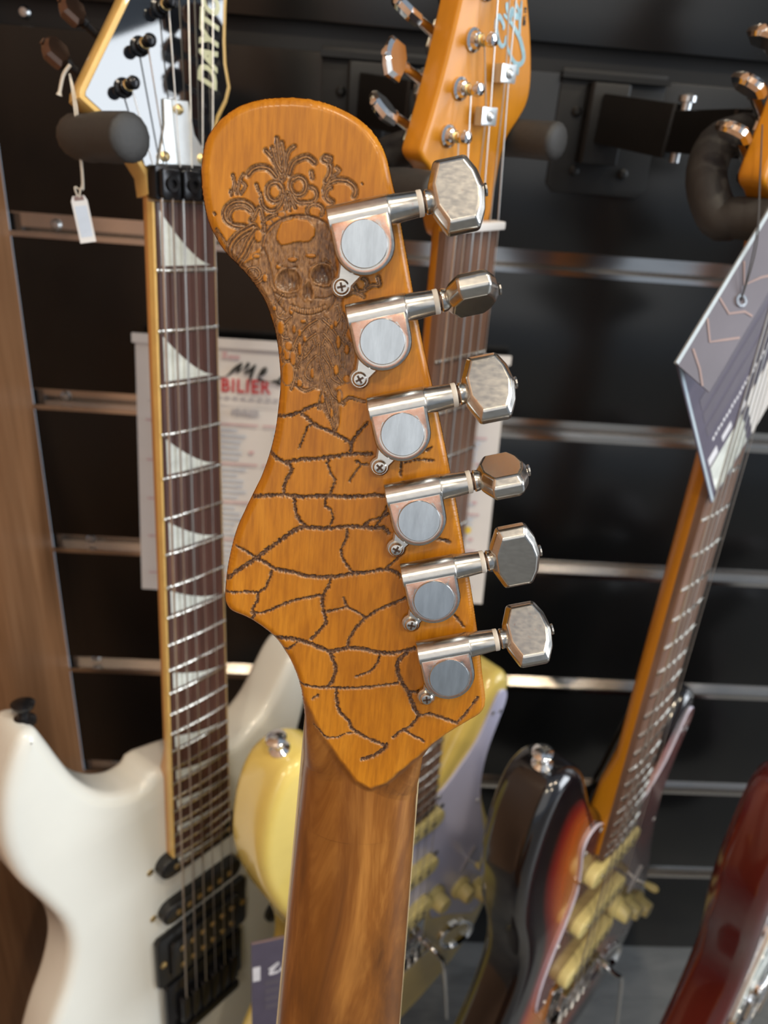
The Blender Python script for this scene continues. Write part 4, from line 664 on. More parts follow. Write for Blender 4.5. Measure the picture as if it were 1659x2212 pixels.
# ------------------------------------------------------------------ yellow guitar in the middle
strat_guitar('electric_guitar', 'butter yellow electric guitar with lavender pickguard and amber headstock behind the carved headstock', 'guitar', POSE_YELLOW,
             'yellow_body', False, 'amber_neck', 'rosewood_brown', 'lavender', GUARD, 'cream_plastic', logo=True, knobs=((50,-612),(90,-634),(120,-660)), r_edge=0.010, slim=True, tuner_rots=(55, 15, 60, 20, 60, 30),
             arm=[(0.036, -0.660, -0.006), (0.037, -0.662, 0.006), (0.040, -0.668, 0.016), (0.046, -0.690, 0.019), (0.062, -0.790, 0.020)])
# ------------------------------------------------------------------ sunburst guitar on the right
strat_guitar('electric_guitar', 'sunburst electric guitar with black sides and cream pickups, folded violet tag on its neck', 'guitar', POSE_SUN,
             'sunburst', True, 'amber_neck', 'rosewood_brown', 'tortoise', GUARD, 'cream_plastic', guard_edge='lavender_edge', knobs=((58,-604),(90,-628),(122,-652)), r_edge=0.011, tuner_rots=(75, 70, 80, 60, 75, 70),
             arm=[(0.036, -0.655, -0.006), (0.037, -0.657, 0.008), (0.042, -0.664, 0.016), (0.052, -0.676, 0.0185), (0.062, -0.700, 0.019), (0.090, -0.790, 0.019)], jack=True)
# ------------------------------------------------------------------ cherry burst guitar at the right edge
strat_guitar('electric_guitar', 'dark cherry red burst electric guitar with white pearl pickguard at the lower right edge', 'guitar', POSE_RED,
             'cherryburst', True, 'amber_neck', 'rosewood_brown', 'pearloid', GUARD, 'chrome', r_edge=0.012)

# ------------------------------------------------------------------ white guitar on the left
def white_guitar():
    root = empty('electric_guitar', POSE_WHITE)
    tag(root, 'cream white electric guitar with shark tooth inlays and black pointed headstock', 'guitar')
    BODY = [(-30,396),(-42,402),(-54,402),(-68,395),(-80,384),(-92,366),(-101,345),(-109,324),(-115,312),(-125,312),(-134,328),(-142,352),(-145,385),(-139,420),(-126,452),(-114,485),(-112,515),(-120,545),(-134,575),(-148,615),(-157,655),(-159,695),(-152,735),(-132,768),(-100,788),(-50,797),(0,797),(50,790),(95,775),(130,748),(152,710),(158,670),(152,630),(138,590),(122,555),(112,520),(110,485),(116,450),(126,415),(131,385),(127,362),(116,354),(104,362),(92,378),(78,396),(60,408),(42,412),(30,410)]
    guitar_body(root, BODY, -0.0105, -0.0515, 0.0095, 'white_body')
    neck_parts(root, 0.043, 0.0565, 24, 'rosewood', 'wood_heel', 'binding', 0.0024, 0.648, 0.004, heel_from=0.41, end_extra=0.005)
    # shark tooth inlays
    hw = lambda y: (0.043+(0.0565-0.043)*y/0.466)/2
    for n in (1, 3, 5, 7, 9, 12, 15, 17, 19, 21, 24):
        ya, yb = (0.004 if n == 1 else fret_y(n-1)+0.003), fret_y(n)-0.0025
        xl, xr = -hw((ya+yb)/2)+0.0042, hw(yb)-0.005
        P = [(xl, -yb), (xr, -yb)]
        for t in np.linspace(0.1, 1, 9): P.append((xr+(xl-xr)*t, -(yb-(yb-ya)*t**1.55)))
        cr = lambda x: -(x*x)/(2*0.26)
        b = MB(); v = [(p[0], p[1], cr(p[0])+0.00025) for p in P]
        m_ = [(p[0], -yb, cr(p[0])+0.00025) for p in P[2:]]
        k = len(P)-2; vv = m_+v[2:]; ff = [(i, k+i, k+i+1, i+1) for i in range(k-1)]
        vv = [(xr, -yb, cr(xr)+0.00025)]+vv; ff = [tuple(q+1 for q in f_) for f_ in ff]+[(0, k+1, 1)]
        b.add(vv, ff); b.build('inlay', 'pearl', root, 0)
    A = math.radians(10); H = Matrix(((1, 0, 0, 0), (0, math.cos(A), math.sin(A), 0), (0, -math.sin(A), math.cos(A), 0), (0, 0, 0, 1))) @ RY(-8)
    HP = [(-22.5, 4), (-22.5, 14), (-27, 22), (-33.5, 31), (-39.5, 38.5), (-49.5, 46.8), (-52.5, 49.5), (-51.5, 53.5), (-43, 66), (-21.5, 97.5), (2, 134), (22, 168), (38, 196), (46, 186), (50, 156), (47, 128), (42, 104), (39, 86), (38, 75), (39, 63), (35.5, 55), (29, 46), (25, 36), (23.5, 22), (23, 4)]
    P = [(x*mm, y*mm) for x, y in HP]
    b = MB(); b.slab(P, -0.0150, 0.0, 0.0016, 2, 0, H); b.build('headstock', 'binding', root, 40)
    Pi = inset(ccw(P), 0.0030); b = MB(); b.slab(Pi, -0.001, 0.0006, 0.0, 1, 0, H); b.build('headstock_face', 'gloss_black', root, 20)
    zf = 0.0006
    b = MB(); text_mb('DAYTO', 0.0155, b, H @ TR(0.0275, 0.0600, zf+0.0001) @ RZ(79), 0, 0.0007, 0.25, 0.92); b.build('headstock_lettering', 'letter_cream', root, 0)
    posts = [(-28, 56), (-15.5, 77), (-0.5, 97), (14, 119), (26, 141), (36, 164)]
    for k, (x, y) in enumerate(posts):
        tuner(root, H, x*mm, y*mm, 'black_metal', 'smoke_chrome', 142, 35, 0.0335, zf, 0.016, 0.0050)
        head_string(root, H, -0.0178+0.00712*k, (x*mm, y*mm), None, 0.0004)
    # truss rod cover and locking nut
    TP = [(-15, 19.5), (17, 19.5), (15.5, 27), (10, 36), (8.5, 53), (-6.5, 53), (-8, 40)]
    b = MB(); b.slab([(x*mm, y*mm) for x, y in TP], 0.0006, 0.0024, 0.0005, 1, 0, H); tc = b.build('truss_rod_cover', 'steel_white', root, 30)
    for x, y in ((1.5, 48), (-10.5, 23.5), (12.5, 23.5)):
        b = MB(); b.lathe([(0.0028, 0), (0.0028, 0.0012), (0.0012, 0.0020)], 10, 0, H @ TR(x*mm, y*mm, 0.0024)); b.build('cover_screw', 'brass_screw', tc)
    b = MB(); b.bevbox((0, 0.010, -0.0005), (0.0436, 0.0175, 0.0075), 0.001); ln = b.build('locking_nut', 'black_metal', root)
    for k in range(3):
        x = -0.0142+0.0142*k
        b = MB(); b.bevbox((x, 0.0098, 0.0052), (0.0122, 0.0150, 0.0044), 0.0014); b.build('clamp_block', 'black_metal', ln)
        b = MB(); v = []; f = []
        for a in range(16):
            an = 2*math.pi*a/16
            for r_, z in ((0.0040, 0.0074), (0.0040, 0.0092), (0.0022, 0.0092), (0.0022, 0.0076)): v.append((x+r_*math.cos(an), 0.0098+r_*math.sin(an), z))
        for a in range(16):
            for q in range(3): f.append((a*4+q, ((a+1) % 16)*4+q, ((a+1) % 16)*4+q+1, a*4+q+1))
        b.add(v, f); b.build('clamp_screw', 'black_metal', ln, 40)
    # pickups, bridge, knobs
    zt = -0.0105
    single_coil(root, 0.487, zt, 'black_plastic', 0, 'brass_screw', 0.080, 0.019, 0, 0.0095); single_coil(root, 0.537, zt, 'black_plastic', 0, 'brass_screw', 0.080, 0.019, 0, 0.0095)
    b = MB(); b.bevbox((0.001, -0.588, zt+0.003), (0.094, 0.056, 0.006), 0.003); b.bevbox((0.001, -0.588, zt+0.008), (0.072, 0.040, 0.006), 0.003); hb = b.build('humbucker', 'black_plastic', root)
    for rr in (-0.0095, 0.0095):
        for k in range(6):
            b = MB(); b.lathe([(0.0026, 0), (0.0026, 0.0007), (0.001, 0.0012)], 10, 0, TR(0.001-0.0262+0.01048*k, -0.588+rr, zt+0.011)); b.build('pole_screw', 'brass_screw', hb)
    for x in (-0.041, 0.043):
        b = MB(); b.lathe([(0.003, 0), (0.003, 0.0012), (0.001, 0.002)], 10, 0, TR(x, -0.588, zt+0.006)); b.build('ring_screw', 'brass_screw', hb)
    b = MB(); b.bevbox((0.0, -0.645, zt+0.005), (0.082, 0.056, 0.006), 0.003); br = b.build('locking_bridge', 'black_metal', root)
    for k in range(6):
        x = -0.0262+0.01048*k
        b = MB(); b.bevbox((x, -0.650, zt+0.011), (0.0092, 0.030, 0.009), 0.002); b.build('saddle', 'black_metal', br)
        b = MB(); b.tube([(x, -0.664, zt+0.011), (x, -0.682, zt+0.010)], 0.0024, 8); b.build('clamp_bolt', 'black_metal', br, 60)
    b = MB(); b.bevbox((0.0, -0.678, zt+0.007), (0.066, 0.010, 0.014), 0.002); b.build('fine_tuner_bar', 'black_metal', br)
    for x, y in ((88, -640), (105, -690)): knob(root, x*mm, y*mm, zt, 'black_plastic')
    strap_button(root, (-0.1150, -0.3125, -0.029), (0.05, 1, 0), 'black_metal'); strap_button(root, (0, -0.796, -0.031), (0, -1, 0), 'black_metal')
white_guitar()

# ------------------------------------------------------------------ carved guitar in front, seen from behind
POSE_CARVED = pose(((0.9997, 0.0118, -0.0192), (-0.0210, 0.1868, -0.9822), (-0.0080, 0.9823, 0.1870)), (0.01093, 0.18781, 0.81456))

def seg_dist(X, Y, pts, D=None, closed=False, reach=6.0):
    """distance (mm) to a polyline, only worked out near it"""
    if D is None: D = np.full(X.shape, 99.0)
    P = [np.array(p[:2]) for p in pts]
    if closed: P = P+[P[0]]
    for a, b_ in zip(P[:-1], P[1:]):
        i0 = np.searchsorted(X[0], min(a[0], b_[0])-reach); i1 = np.searchsorted(X[0], max(a[0], b_[0])+reach)
        j0 = np.searchsorted(Y[:, 0], min(a[1], b_[1])-reach); j1 = np.searchsorted(Y[:, 0], max(a[1], b_[1])+reach)
        if i1 <= i0 or j1 <= j0: continue
        x = X[j0:j1, i0:i1]; y = Y[j0:j1, i0:i1]; d = b_-a; L2 = d@d+1e-12
        t = np.clip(((x-a[0])*d[0]+(y-a[1])*d[1])/L2, 0, 1)
        D[j0:j1, i0:i1] = np.minimum(D[j0:j1, i0:i1], np.hypot(x-a[0]-t*d[0], y-a[1]-t*d[1]))
    return D
def inside(X, Y, poly):
    r = np.zeros(X.shape, bool); P = [p[:2] for p in poly]; n = len(P)
    for i in range(n):
        (x1, y1), (x2, y2) = P[i], P[(i+1) % n]
        if y1 == y2: continue
        c = ((y1 > Y) != (y2 > Y)) & (X < (x2-x1)*(Y-y1)/(y2-y1)+x1); r ^= c
    return r
def sstep(a, b_, x): t = np.clip((x-a)/(b_-a), 0, 1); return t*t*(3-2*t)
def value_noise(X, Y, sx, sy, seed):
    g = np.random.default_rng(seed).random((400, 400)); u = X/sx+100; v = Y/sy+100
    iu = np.floor(u).astype(int) % 399; iv = np.floor(v).astype(int) % 399; fu = u-np.floor(u); fv = v-np.floor(v)
    fu = fu*fu*(3-2*fu); fv = fv*fv*(3-2*fv)
    return (g[iv, iu]*(1-fu)+g[iv, iu+1]*fu)*(1-fv)+(g[iv+1, iu]*(1-fu)+g[iv+1, iu+1]*fu)*fv

# left and right edge of the neck (mm) at height y
NECK_L = lambda y: -19.3+0.0327*np.clip(y, -150, 0)+0.012*np.minimum(y+150, 0)
NECK_R = lambda y: 21.0-0.0267*np.clip(y, -150, 0)-0.012*np.minimum(y+150, 0)
NECK_C = lambda y: (NECK_L(y)+NECK_R(y))/2
Y_SEAM = -34.0

def carved_headstock(root):
    step = 0.23
    xs = np.arange(-60, 41.5, step); ys = np.arange(Y_SEAM, 201.5, step); X, Y = np.meshgrid(xs, ys)
    outl = [tuple(p) for p in catmull(CARVE_OUTLINE, False, 4)]
    outl = outl+[(NECK_R(-12), -12), (NECK_R(Y_SEAM), Y_SEAM-8), (NECK_L(Y_SEAM), Y_SEAM-8), (NECK_L(-12), -12)]
    ins = inside(X, Y, outl); dE = seg_dist(X, Y, outl, None, True, 28.0)
    # flat core: headstock inset by the edge radius, V toe, then the crown of the neck
    core_poly = [p for p in CARVE_CORE_V]
    up = [p for p in CARVE_OUTLINE if p[1] > core_poly[0][1]+0.5 or (p[0] > 15 and p[1] > core_poly[-1][1])]
    core = np.zeros_like(ins)
    full = up+core_poly[::-1]
    core |= inside(X, Y, full) & (dE > 2.6)
    core |= (np.abs(X-NECK_C(Y)) < 0.8) & (Y < 0)
    # distance to the core by a coarse two-pass sweep
    dC = np.where(core, 0.0, 99.0)
    H_, W_ = dC.shape; s2 = step*math.sqrt(2)
    for j in range(1, H_):
        up_ = np.minimum(dC[j-1]+step, np.minimum(np.r_[99, dC[j-1, :-1]]+s2, np.r_[dC[j-1, 1:], 99]+s2)); row = np.minimum(dC[j], up_)
        k = np.arange(W_)*step; row = np.minimum(row, np.minimum.accumulate(row-k)+k); row = np.minimum(row, (np.minimum.accumulate((row+k)[::-1])[::-1])-k); dC[j] = row
    for j in range(H_-2, -1, -1):
        up_ = np.minimum(dC[j+1]+step, np.minimum(np.r_[99, dC[j+1, :-1]]+s2, np.r_[dC[j+1, 1:], 99]+s2)); row = np.minimum(dC[j], up_)
        k = np.arange(W_)*step; row = np.minimum(row, np.minimum.accumulate(row-k)+k); row = np.minimum(row, (np.minimum.accumulate((row+k)[::-1])[::-1])-k); dC[j] = row
    tot = dC+np.where(ins, dE, 0); s = np.clip(dC/np.maximum(tot, 1e-6), 0, 1)
    Hd = np.clip(tot, 2.4, 18.0); Z = -Hd*(1-np.sqrt(np.clip(1-s**2, 0, 1)))
    # below the seam line the neck is a plain D section; blend into it
    cx = NECK_C(Y)
    hwid = np.where(X < cx, cx-NECK_L(Y), NECK_R(Y)-cx)
    Zn = -18.0*(1-np.sqrt(np.clip(1-np.clip(np.abs(X-cx)/hwid, 0, 1)**2.0, 0, 1)))
    wn = 1-sstep(Y_SEAM, -14, Y)
    Z = Z*(1-wn)+Zn*wn
    # carving -----------------------------------------------------------
    burn = np.zeros_like(Z); dep = np.zeros_like(Z)
    n_f = value_noise(X, Y, 0.55, 1.1, 3); n_m = value_noise(X, Y, 1.7, 2.2, 4); n_s = value_noise(X, Y, 0.35, 0.35, 5)
    edge = np.zeros_like(Z)
    for q in CARVE_REGIONS:
        i_ = inside(X, Y, q); dR = seg_dist(X, Y, q, None, True, 5); edge = np.maximum(edge, sstep(0, 0.9, np.where(i_, dR, 0)+0.4*(n_m-0.5)*i_))
    burn = np.maximum(burn, edge*(0.56+0.22*(n_f-0.45)+0.16*(n_m-0.5))); dep = dep-edge*(0.30+0.22*n_f)
    # swirling relief in the lower foliage
    sw = np.sin((X*1.0+1.6*np.sin(Y*0.35))*2.0+2.5*n_m*3)*np.sin(Y*0.5+4*n_m)
    low = sstep(118, 108, Y)*edge
    dep += low*0.10*sw; burn += low*0.08*np.clip(-sw, -0.5, 1)
    for w, pts in CARVE_BANDS:
        P = catmull(pts, False, 4) if len(pts) > 2 else pts
        n = len(P); D = seg_dist(X, Y, P, None, False, w+1.5)
        u = D/(w*0.5)
        m_ = sstep(1.25, 0.95, u)
        ridge = np.cos(np.clip(u, 0, 1)*math.pi*2.0)              # raised rim, groove, raised middle
        b_ = 0.58-0.32*ridge+0.20*(n_s-0.5)
        rim = np.exp(-((u-1.1)/0.16)**2)
        burn = np.where(m_ > 0.02, burn*(1-m_)+m_*np.clip(b_, 0.24, 0.92), burn); burn = np.maximum(burn, 0.85*rim*(D < w+1))
        dep = dep*(1-m_)+m_*(-0.36+0.30*ridge)-0.30*rim*(D < w+1)
    for q in CARVE_ISLANDS:
        i_ = inside(X, Y, q); D = seg_dist(X, Y, q, None, True, 3); sd = np.where(i_, -D, D); big = q is CARVE_ISLANDS[-1]
        m_ = sstep(0.25, -0.15, sd+0.5*(n_s-0.5)*0.6); burn *= (1-m_); dep = dep*(1-m_)+0.02*m_
        if not big:
            rim = np.exp(-((sd-0.25)/0.22)**2)*(D < 2); burn = np.maximum(burn, 0.70*rim); dep -= 0.06*rim
    for k, q in enumerate(CARVE_SOCKETS):
        i_ = inside(X, Y, q); D = seg_dist(X, Y, q, None, True, 8); sd = np.where(i_, -D, D)
        m_ = sstep(0.4, -1.2, sd); dep -= 0.75*m_*np.clip(-sd/4+0.35, 0, 1); burn = burn*(1-m_)+m_*(0.74+0.25*(n_f-0.5)+(0.14 if k >= 1 else 0))
        rim = np.exp(-((sd-0.15)/0.30)**2)*(D < 2); dep += 0.22*rim; burn = burn*(1-0.6*rim)+0.6*rim*0.32
    for pts in CARVE_LINES:
        D = seg_dist(X, Y, catmull(pts, False, 3) if len(pts) > 2 else pts, None, False, 2); m_ = sstep(0.42, 0.12, D); dep -= 0.22*m_; burn = np.maximum(burn, 0.80*m_)
    gum = CARVE_GUMS[0]+CARVE_GUMS[1][::-1]; i_ = inside(X, Y, gum); burn = np.where(i_, 0.36, burn); dep = np.where(i_, -0.10, dep)
    for pts in CARVE_TEETH+CARVE_GUMS:
        D = seg_dist(X, Y, pts, None, False, 2); m_ = sstep(0.24, 0.08, D); dep -= 0.20*m_; burn = np.maximum(burn, 0.75*m_)
    # cracks
    jag = 0.55*(value_noise(X, Y, 0.6, 0.6, 11)-0.5)+0.35*(value_noise(X, Y, 0.25, 0.25, 12)-0.5)
    jx = X+0.9*(value_noise(X, Y, 2.2, 2.2, 13)-0.5); jy = Y+0.9*(value_noise(X, Y, 2.2, 2.2, 14)-0.5)
    for w, pts in CARVE_CRACKS:
        P = catmull(pts, False, 3) if len(pts) > 2 else pts
        D = seg_dist(X, Y, P, None, False, 4)+jag*0.9
        h = w*0.5*1.15+0.10
        m_ = sstep(h+0.16, h-0.14, D)
        dep = np.minimum(dep, -0.62*m_*(0.75+0.5*(n_s-0.4))); burn = np.maximum(burn, m_*(0.90+0.3*(n_s-0.5)))
        halo = sstep(h+0.75, h, D); burn = np.maximum(burn, 0.10*halo)
    sdV = np.where(inside(X, Y, full), -1.0, 1.0)*seg_dist(X, Y, full, None, True, 20)
    flat = sstep(1.2, 0.2, dC)
    dep *= np.clip(flat+0.25, 0, 1); dep = np.minimum(dep, 0.05)
    toe = sstep(0.0, 3.2, sdV)*sstep(36, 14, Y)
    Z = Z+dep-1.3*toe*(1-0.5*np.clip(s, 0, 1))
    neckmix = sstep(-0.2, 1.6, sdV+0.8*(n_m-0.5))*sstep(44, 26, Y)
    # mesh: keep grid points inside, pull the rim onto the outline ---------
    sd = np.where(ins, -dE, dE); keep = sd < step*0.55
    if True:
        gy, gx = np.gradient(sd, step); gl = np.hypot(gx, gy)+1e-9
        rim = keep & (sd > -step*0.55)
        Xr = np.where(rim, X-sd*gx/gl, X); Yr = np.where(rim, Y-sd*gy/gl, Y)
    Yr = np.maximum(Yr, Y_SEAM)
    idx = -np.ones(X.shape, int); idx[keep] = np.arange(keep.sum())
    q = keep[:-1, :-1] & keep[:-1, 1:] & keep[1:, 1:] & keep[1:, :-1]
    F = np.stack([idx[:-1, :-1][q], idx[:-1, 1:][q], idx[1:, 1:][q], idx[1:, :-1][q]], 1)
    V = np.stack([Xr[keep], Yr[keep], Z[keep]], 1)*mm
    at_b = np.clip(burn, 0, 1)[keep]; at_n = neckmix[keep]
    b = MB(); b.v = [tuple(p) for p in V.tolist()]; b.f = [tuple(p) for p in F.tolist()]; b.m = [0]*len(b.f)
    nb = len(b.v)
    # side wall of the headstock and its front face
    side_pts = [p for p in outl if p[1] > -6]
    wall = [(p[0]*mm, p[1]*mm) for p in side_pts]; n = len(wall)
    fr = lambda p: -14.5 if p[1] > 32*mm else -14.5-4.5*(1-max(0.0, min(1.0, (p[1]/mm-8)/24)))
    ed = lambda p: -2.0 if p[1] > 34*mm else -2.0-15.0*(1-max(0.0, min(1.0, (p[1]/mm-2)/32)))**0.8
    v = [(p[0], p[1], ed(p)*mm) for p in wall]+[(p[0], p[1], fr(p)*mm) for p in wall]
    f = [(i, i+1, n+i+1, n+i) for i in range(n-1)]+[tuple(n+i for i in range(n))]
    b.add(v, f)
    at_b = np.r_[at_b, np.zeros(len(v))]; at_n = np.r_[at_n, np.zeros(len(v))]
    o = b.build('headstock', 'carved', root, 0, {'burn': at_b, 'neckmix': at_n})
    o.data.shade_smooth()
    return o

def carved_guitar():
    root = empty('electric_guitar', POSE_CARVED)
    tag(root, 'amber stained electric guitar seen from behind with skull carving and cracked pattern on its headstock', 'guitar')
    carved_headstock(root)
    # neck below the seam
    b = MB(); v = []; f = []; K = 33; yy = [Y_SEAM+0.3, -50, -80, -120, -160, -220, -300, -380, -410, -440, -466]
    for y in yy:
        l, r_ = NECK_L(y), NECK_R(y); cx = NECK_C(y)
        for k in range(K):
            a = math.pi*k/(K-1); c_ = math.cos(a); hx = (cx-l) if c_ > 0 else (r_-cx)
            v.append(((cx-hx*c_)*mm, y*mm, (-1.3*math.sin(a)**0.5-0.65*(1-math.sin(a)**0.5)-17.3*(1-math.sin(a)))*mm))
    for i in range(len(yy)-1):
        for k in range(K-1): f.append((i*K+k, (i+1)*K+k, (i+1)*K+k+1, i*K+k+1))
        f.append((i*K+K-1, (i+1)*K+K-1, (i+1)*K, i*K))
    b.add(v, f); b.build('neck', 'carved', root, 60, {'burn': [0.0]*len(v), 'neckmix': [1.0]*len(v)})
    # fingerboard with pale edge
    b = MB(); v = []; f = []
    for y in (6, -40, -160, -300, -466):
        l, r_ = NECK_L(y)-0.7, NECK_R(y)+0.3; v += [(l*mm, y*mm, -17.6*mm), (r_*mm, y*mm, -17.6*mm), (r_*mm, y*mm, -22.8*mm), (l*mm, y*mm, -22.8*mm)]
    for i in range(4):
        for k in range(4): k2 = (k+1) % 4; f.append((i*4+k, (i+1)*4+k, (i+1)*4+k2, i*4+k2))
    f += [(0, 1, 2, 3), (19, 18, 17, 16)]
    b.add(v, f); b.build('fretboard', 'cream', root, 30)
    b = MB()
    fp = inset(ccw([(p[0]*mm, p[1]*mm) for p in catmull(CARVE_OUTLINE, False, 3)]), -0.0003)
    b.slab(fp, -0.0166, -0.0140, 0.0006, 1); nf = len(b.v); b.build('headstock_front', 'carved', root, 40, {'burn': [0.0]*nf, 'neckmix': [0.0]*nf})
    # body, low behind the frame, standing on the floor
    P = [(-x+1, y+10) for x, y in STRAT]
    bp = ccw(outline_m(P)); b = MB(); b.slab(bp, -0.0150, 0.0290, 0.010, 4); nB = len(b.v); b.build('body', 'carved', root, 50, {'burn': [0.0]*nB, 'neckmix': [0.0]*nB})
    strap_button(root, (0.112, -0.346, 0.007), (0.25, 1, 0)); strap_button(root, (0.0, -0.8085, 0.007), (0, -1, 0))
    # six worn tuning machines
    caps = [(-10.43, 158.49), (-3.82, 134.2), (3.72, 109.6), (10.59, 85.05), (17.25, 61.1), (24.31, 36.2)]
    ang = math.degrees(math.atan2(caps[5][1]-caps[0][1], caps[5][0]-caps[0][0]))+90.0
    rots = (-20, 70, -34, -78, 10, -46)
    for k, (cx, cy) in enumerate(caps):
        T = TR(cx*mm, cy*mm, 0) @ RZ(ang)
        Rd = 0.0080; D_ = [(-Rd, 0.0072), (-Rd, 0.0)]+[(Rd*math.cos(a), Rd*math.sin(a)) for a in np.linspace(math.pi, 2*math.pi, 19)[1:-1]]+[(Rd, 0.0), (Rd, 0.0072)]
        b = MB(); D_ = ccw(D_); N = len(D_); ht = 0.0086
        v = []; f = []; mi = []
        rings = [(0, 0.0), (0, ht-0.0009), (0.0003, ht-0.0003), (0.0009, ht)]
        for d, z in rings: v += [(*(p if d == 0 else q), z) for p, q in zip(D_, inset(D_, d) if d else D_)]
        for kk in range(3):
            for i in range(N): j = (i+1) % N; f.append((kk*N+i, kk*N+j, (kk+1)*N+j, (kk+1)*N+i)); mi.append(0)
        # face: copper border then nickel around the cap
        ring2 = [(0.00655*math.cos(math.atan2(q[1]+0.0, q[0])), 0.00655*math.sin(math.atan2(q[1]+0.0, q[0])), ht) for q in inset(D_, 0.0009)]
        ring3 = [(p[0]*0.86, p[1]*0.86, ht) for p in ring2]
        v += ring2+ring3
        for i in range(N): j = (i+1) % N; f.append((3*N+i, 3*N+j, 4*N+j, 4*N+i)); mi.append(1); f.append((4*N+i, 4*N+j, 5*N+j, 5*N+i)); mi.append(0)
        f.append(tuple(5*N+i for i in range(N))); mi.append(0)
        o = len(b.v); b.add(v, f, 0, T); b.m = mi
        # barrel over the worm
        nb_ = 28; bv = []; bf = []
        for ux in (-0.0081, -0.0078, 0.0078, 0.0081):
            rr = 0.0039 if abs(ux) > 0.008 else 0.0042
            for a in range(nb_): an = 2*math.pi*a/nb_; bv.append((ux, 0.0071+rr*math.cos(an), 0.0044+rr*math.sin(an)))
        for i in range(3):
            for a in range(nb_): a2 = (a+1) % nb_; bf.append((i*nb_+a, i*nb_+a2, (i+1)*nb_+a2, (i+1)*nb_+a))
        bf += [tuple(range(nb_-1, -1, -1)), tuple(3*nb_+a for a in range(nb_))]
        b.add(bv, bf, 0, T)
        # lug for the screw
        lug = [(-0.0082+0.0029*math.cos(a), -0.0092+0.0029*math.sin(a)) for a in np.linspace(math.radians(100), math.radians(350), 12)]+[(-0.0015, -0.0072), (-0.0072, -0.0022)]
        b.slab(lug, 0.0, 0.0022, 0.0005, 1, 0, T)
        m = b.build('tuning_machine', ['nickel', 'copper_worn'], root, 32)
        b = MB(); b.lathe([(0.0061, ht-0.0005), (0.0061, ht+0.0005), (0.0059, ht+0.0008), (0.0002, ht+0.0008)], 36, 0, T); b.build('cap', 'cap', m, 25)
        b = MB(); b.lathe([(0.0021, 0.002), (0.0021, 0.0030), (0.0016, 0.0036), (0.0009, 0.0037)], 16, 0, T @ TR(-0.0082, -0.0092, 0)); sc_ = b.build('screw', 'nickel', m, 30)
        b = MB(); S_ = T @ TR(-0.0082, -0.0092, 0.0037) @ RZ(17*k); b.box((0, 0, 0), (0.0024, 0.0006, 0.0003), 0, S_); b.box((0, 0, 0), (0.0006, 0.0024, 0.0003), 0, S_); b.build('screw_slot', 'dark_gap', m, 0)
        Sh = T @ TR(0.0078, 0.0072, 0.0044) @ RY(90)
        b = MB(); b.lathe([(0.0040, 0), (0.0040, 0.0006), (0.0038, 0.0012), (0.0033, 0.0078)], 22, 0, Sh); b.build('shaft_housing', 'nickel', m, 40)
        b = MB(); b.lathe([(0.0033, 0.0078), (0.0034, 0.0080), (0.0034, 0.0090), (0.0032, 0.0092)], 22, 0, Sh); b.build('washer', 'nylon', m, 40)
        b = MB(); b.lathe([(0.0026, 0.0092), (0.0026, 0.0098)], 20, 0, Sh); b.build('washer_gap', 'dark_gap', m, 40)
        b = MB(); b.lathe([(0.0030, 0.0098), (0.0032, 0.0101), (0.0030, 0.0113), (0.0024, 0.0122)], 20, 0, Sh); b.build('collar', 'nickel', m, 40)
        b = MB(); button_mesh(b, T @ TR(0.0078+0.0111, 0.0072, 0.0044) @ RX(rots[k]), 0.0146, 0.0200, 0.0070); bo = b.build('button', 'nickel', m, 0)
        md = bo.modifiers.new('edge', 'BEVEL'); md.width = 0.0007; md.segments = 2; md.limit_method = 'ANGLE'; md.angle_limit = math.radians(15); md.harden_normals = True
        bo.data.shade_smooth()
        b = MB(); b.lathe([(0.0017, 0), (0.0017, 0.0005), (0.0008, 0.0006)], 10, 0, T @ TR(0.0078+0.0111+0.0146, 0.0072, 0.0044) @ RY(90)); b.build('button_screw', 'nickel', m)
carved_guitar()

# ------------------------------------------------------------------ hangers
hanger('black swing arm guitar hanger holding the white guitar by its black headstock', -0.150, 1.008, (-0.122, 0.590, 1.010), POSE_WHITE, -0.0462, 0.044, 0.030, 0.029, -0.036, 0.021, 0.020, 0.0, 0.0118)
hanger('black swing arm guitar hanger holding the yellow guitar by its amber headstock', 0.008, 1.008, (0.036, 0.590, 1.010), POSE_YELLOW, -0.041, 0.040, 0.021, 0.046, -0.048, 0.010, 0.020, 0.006, 0.0098)
hanger('black swing arm guitar hanger holding the sunburst guitar, its wall plate in view', 0.192, 1.008, (0.218, 0.590, 1.010), POSE_SUN, -0.041, 0.040, 0.021, 0.044, -0.046, 0.000, 0.020, 0.032, 0.0112)
hanger('black swing arm guitar hanger holding the cherry red guitar at the far right', 0.368, 1.008, (0.394, 0.586, 1.008), POSE_RED, -0.041, 0.040, 0.021, 0.044, -0.046, 0.012, 0.020, 0.032, 0.0112)

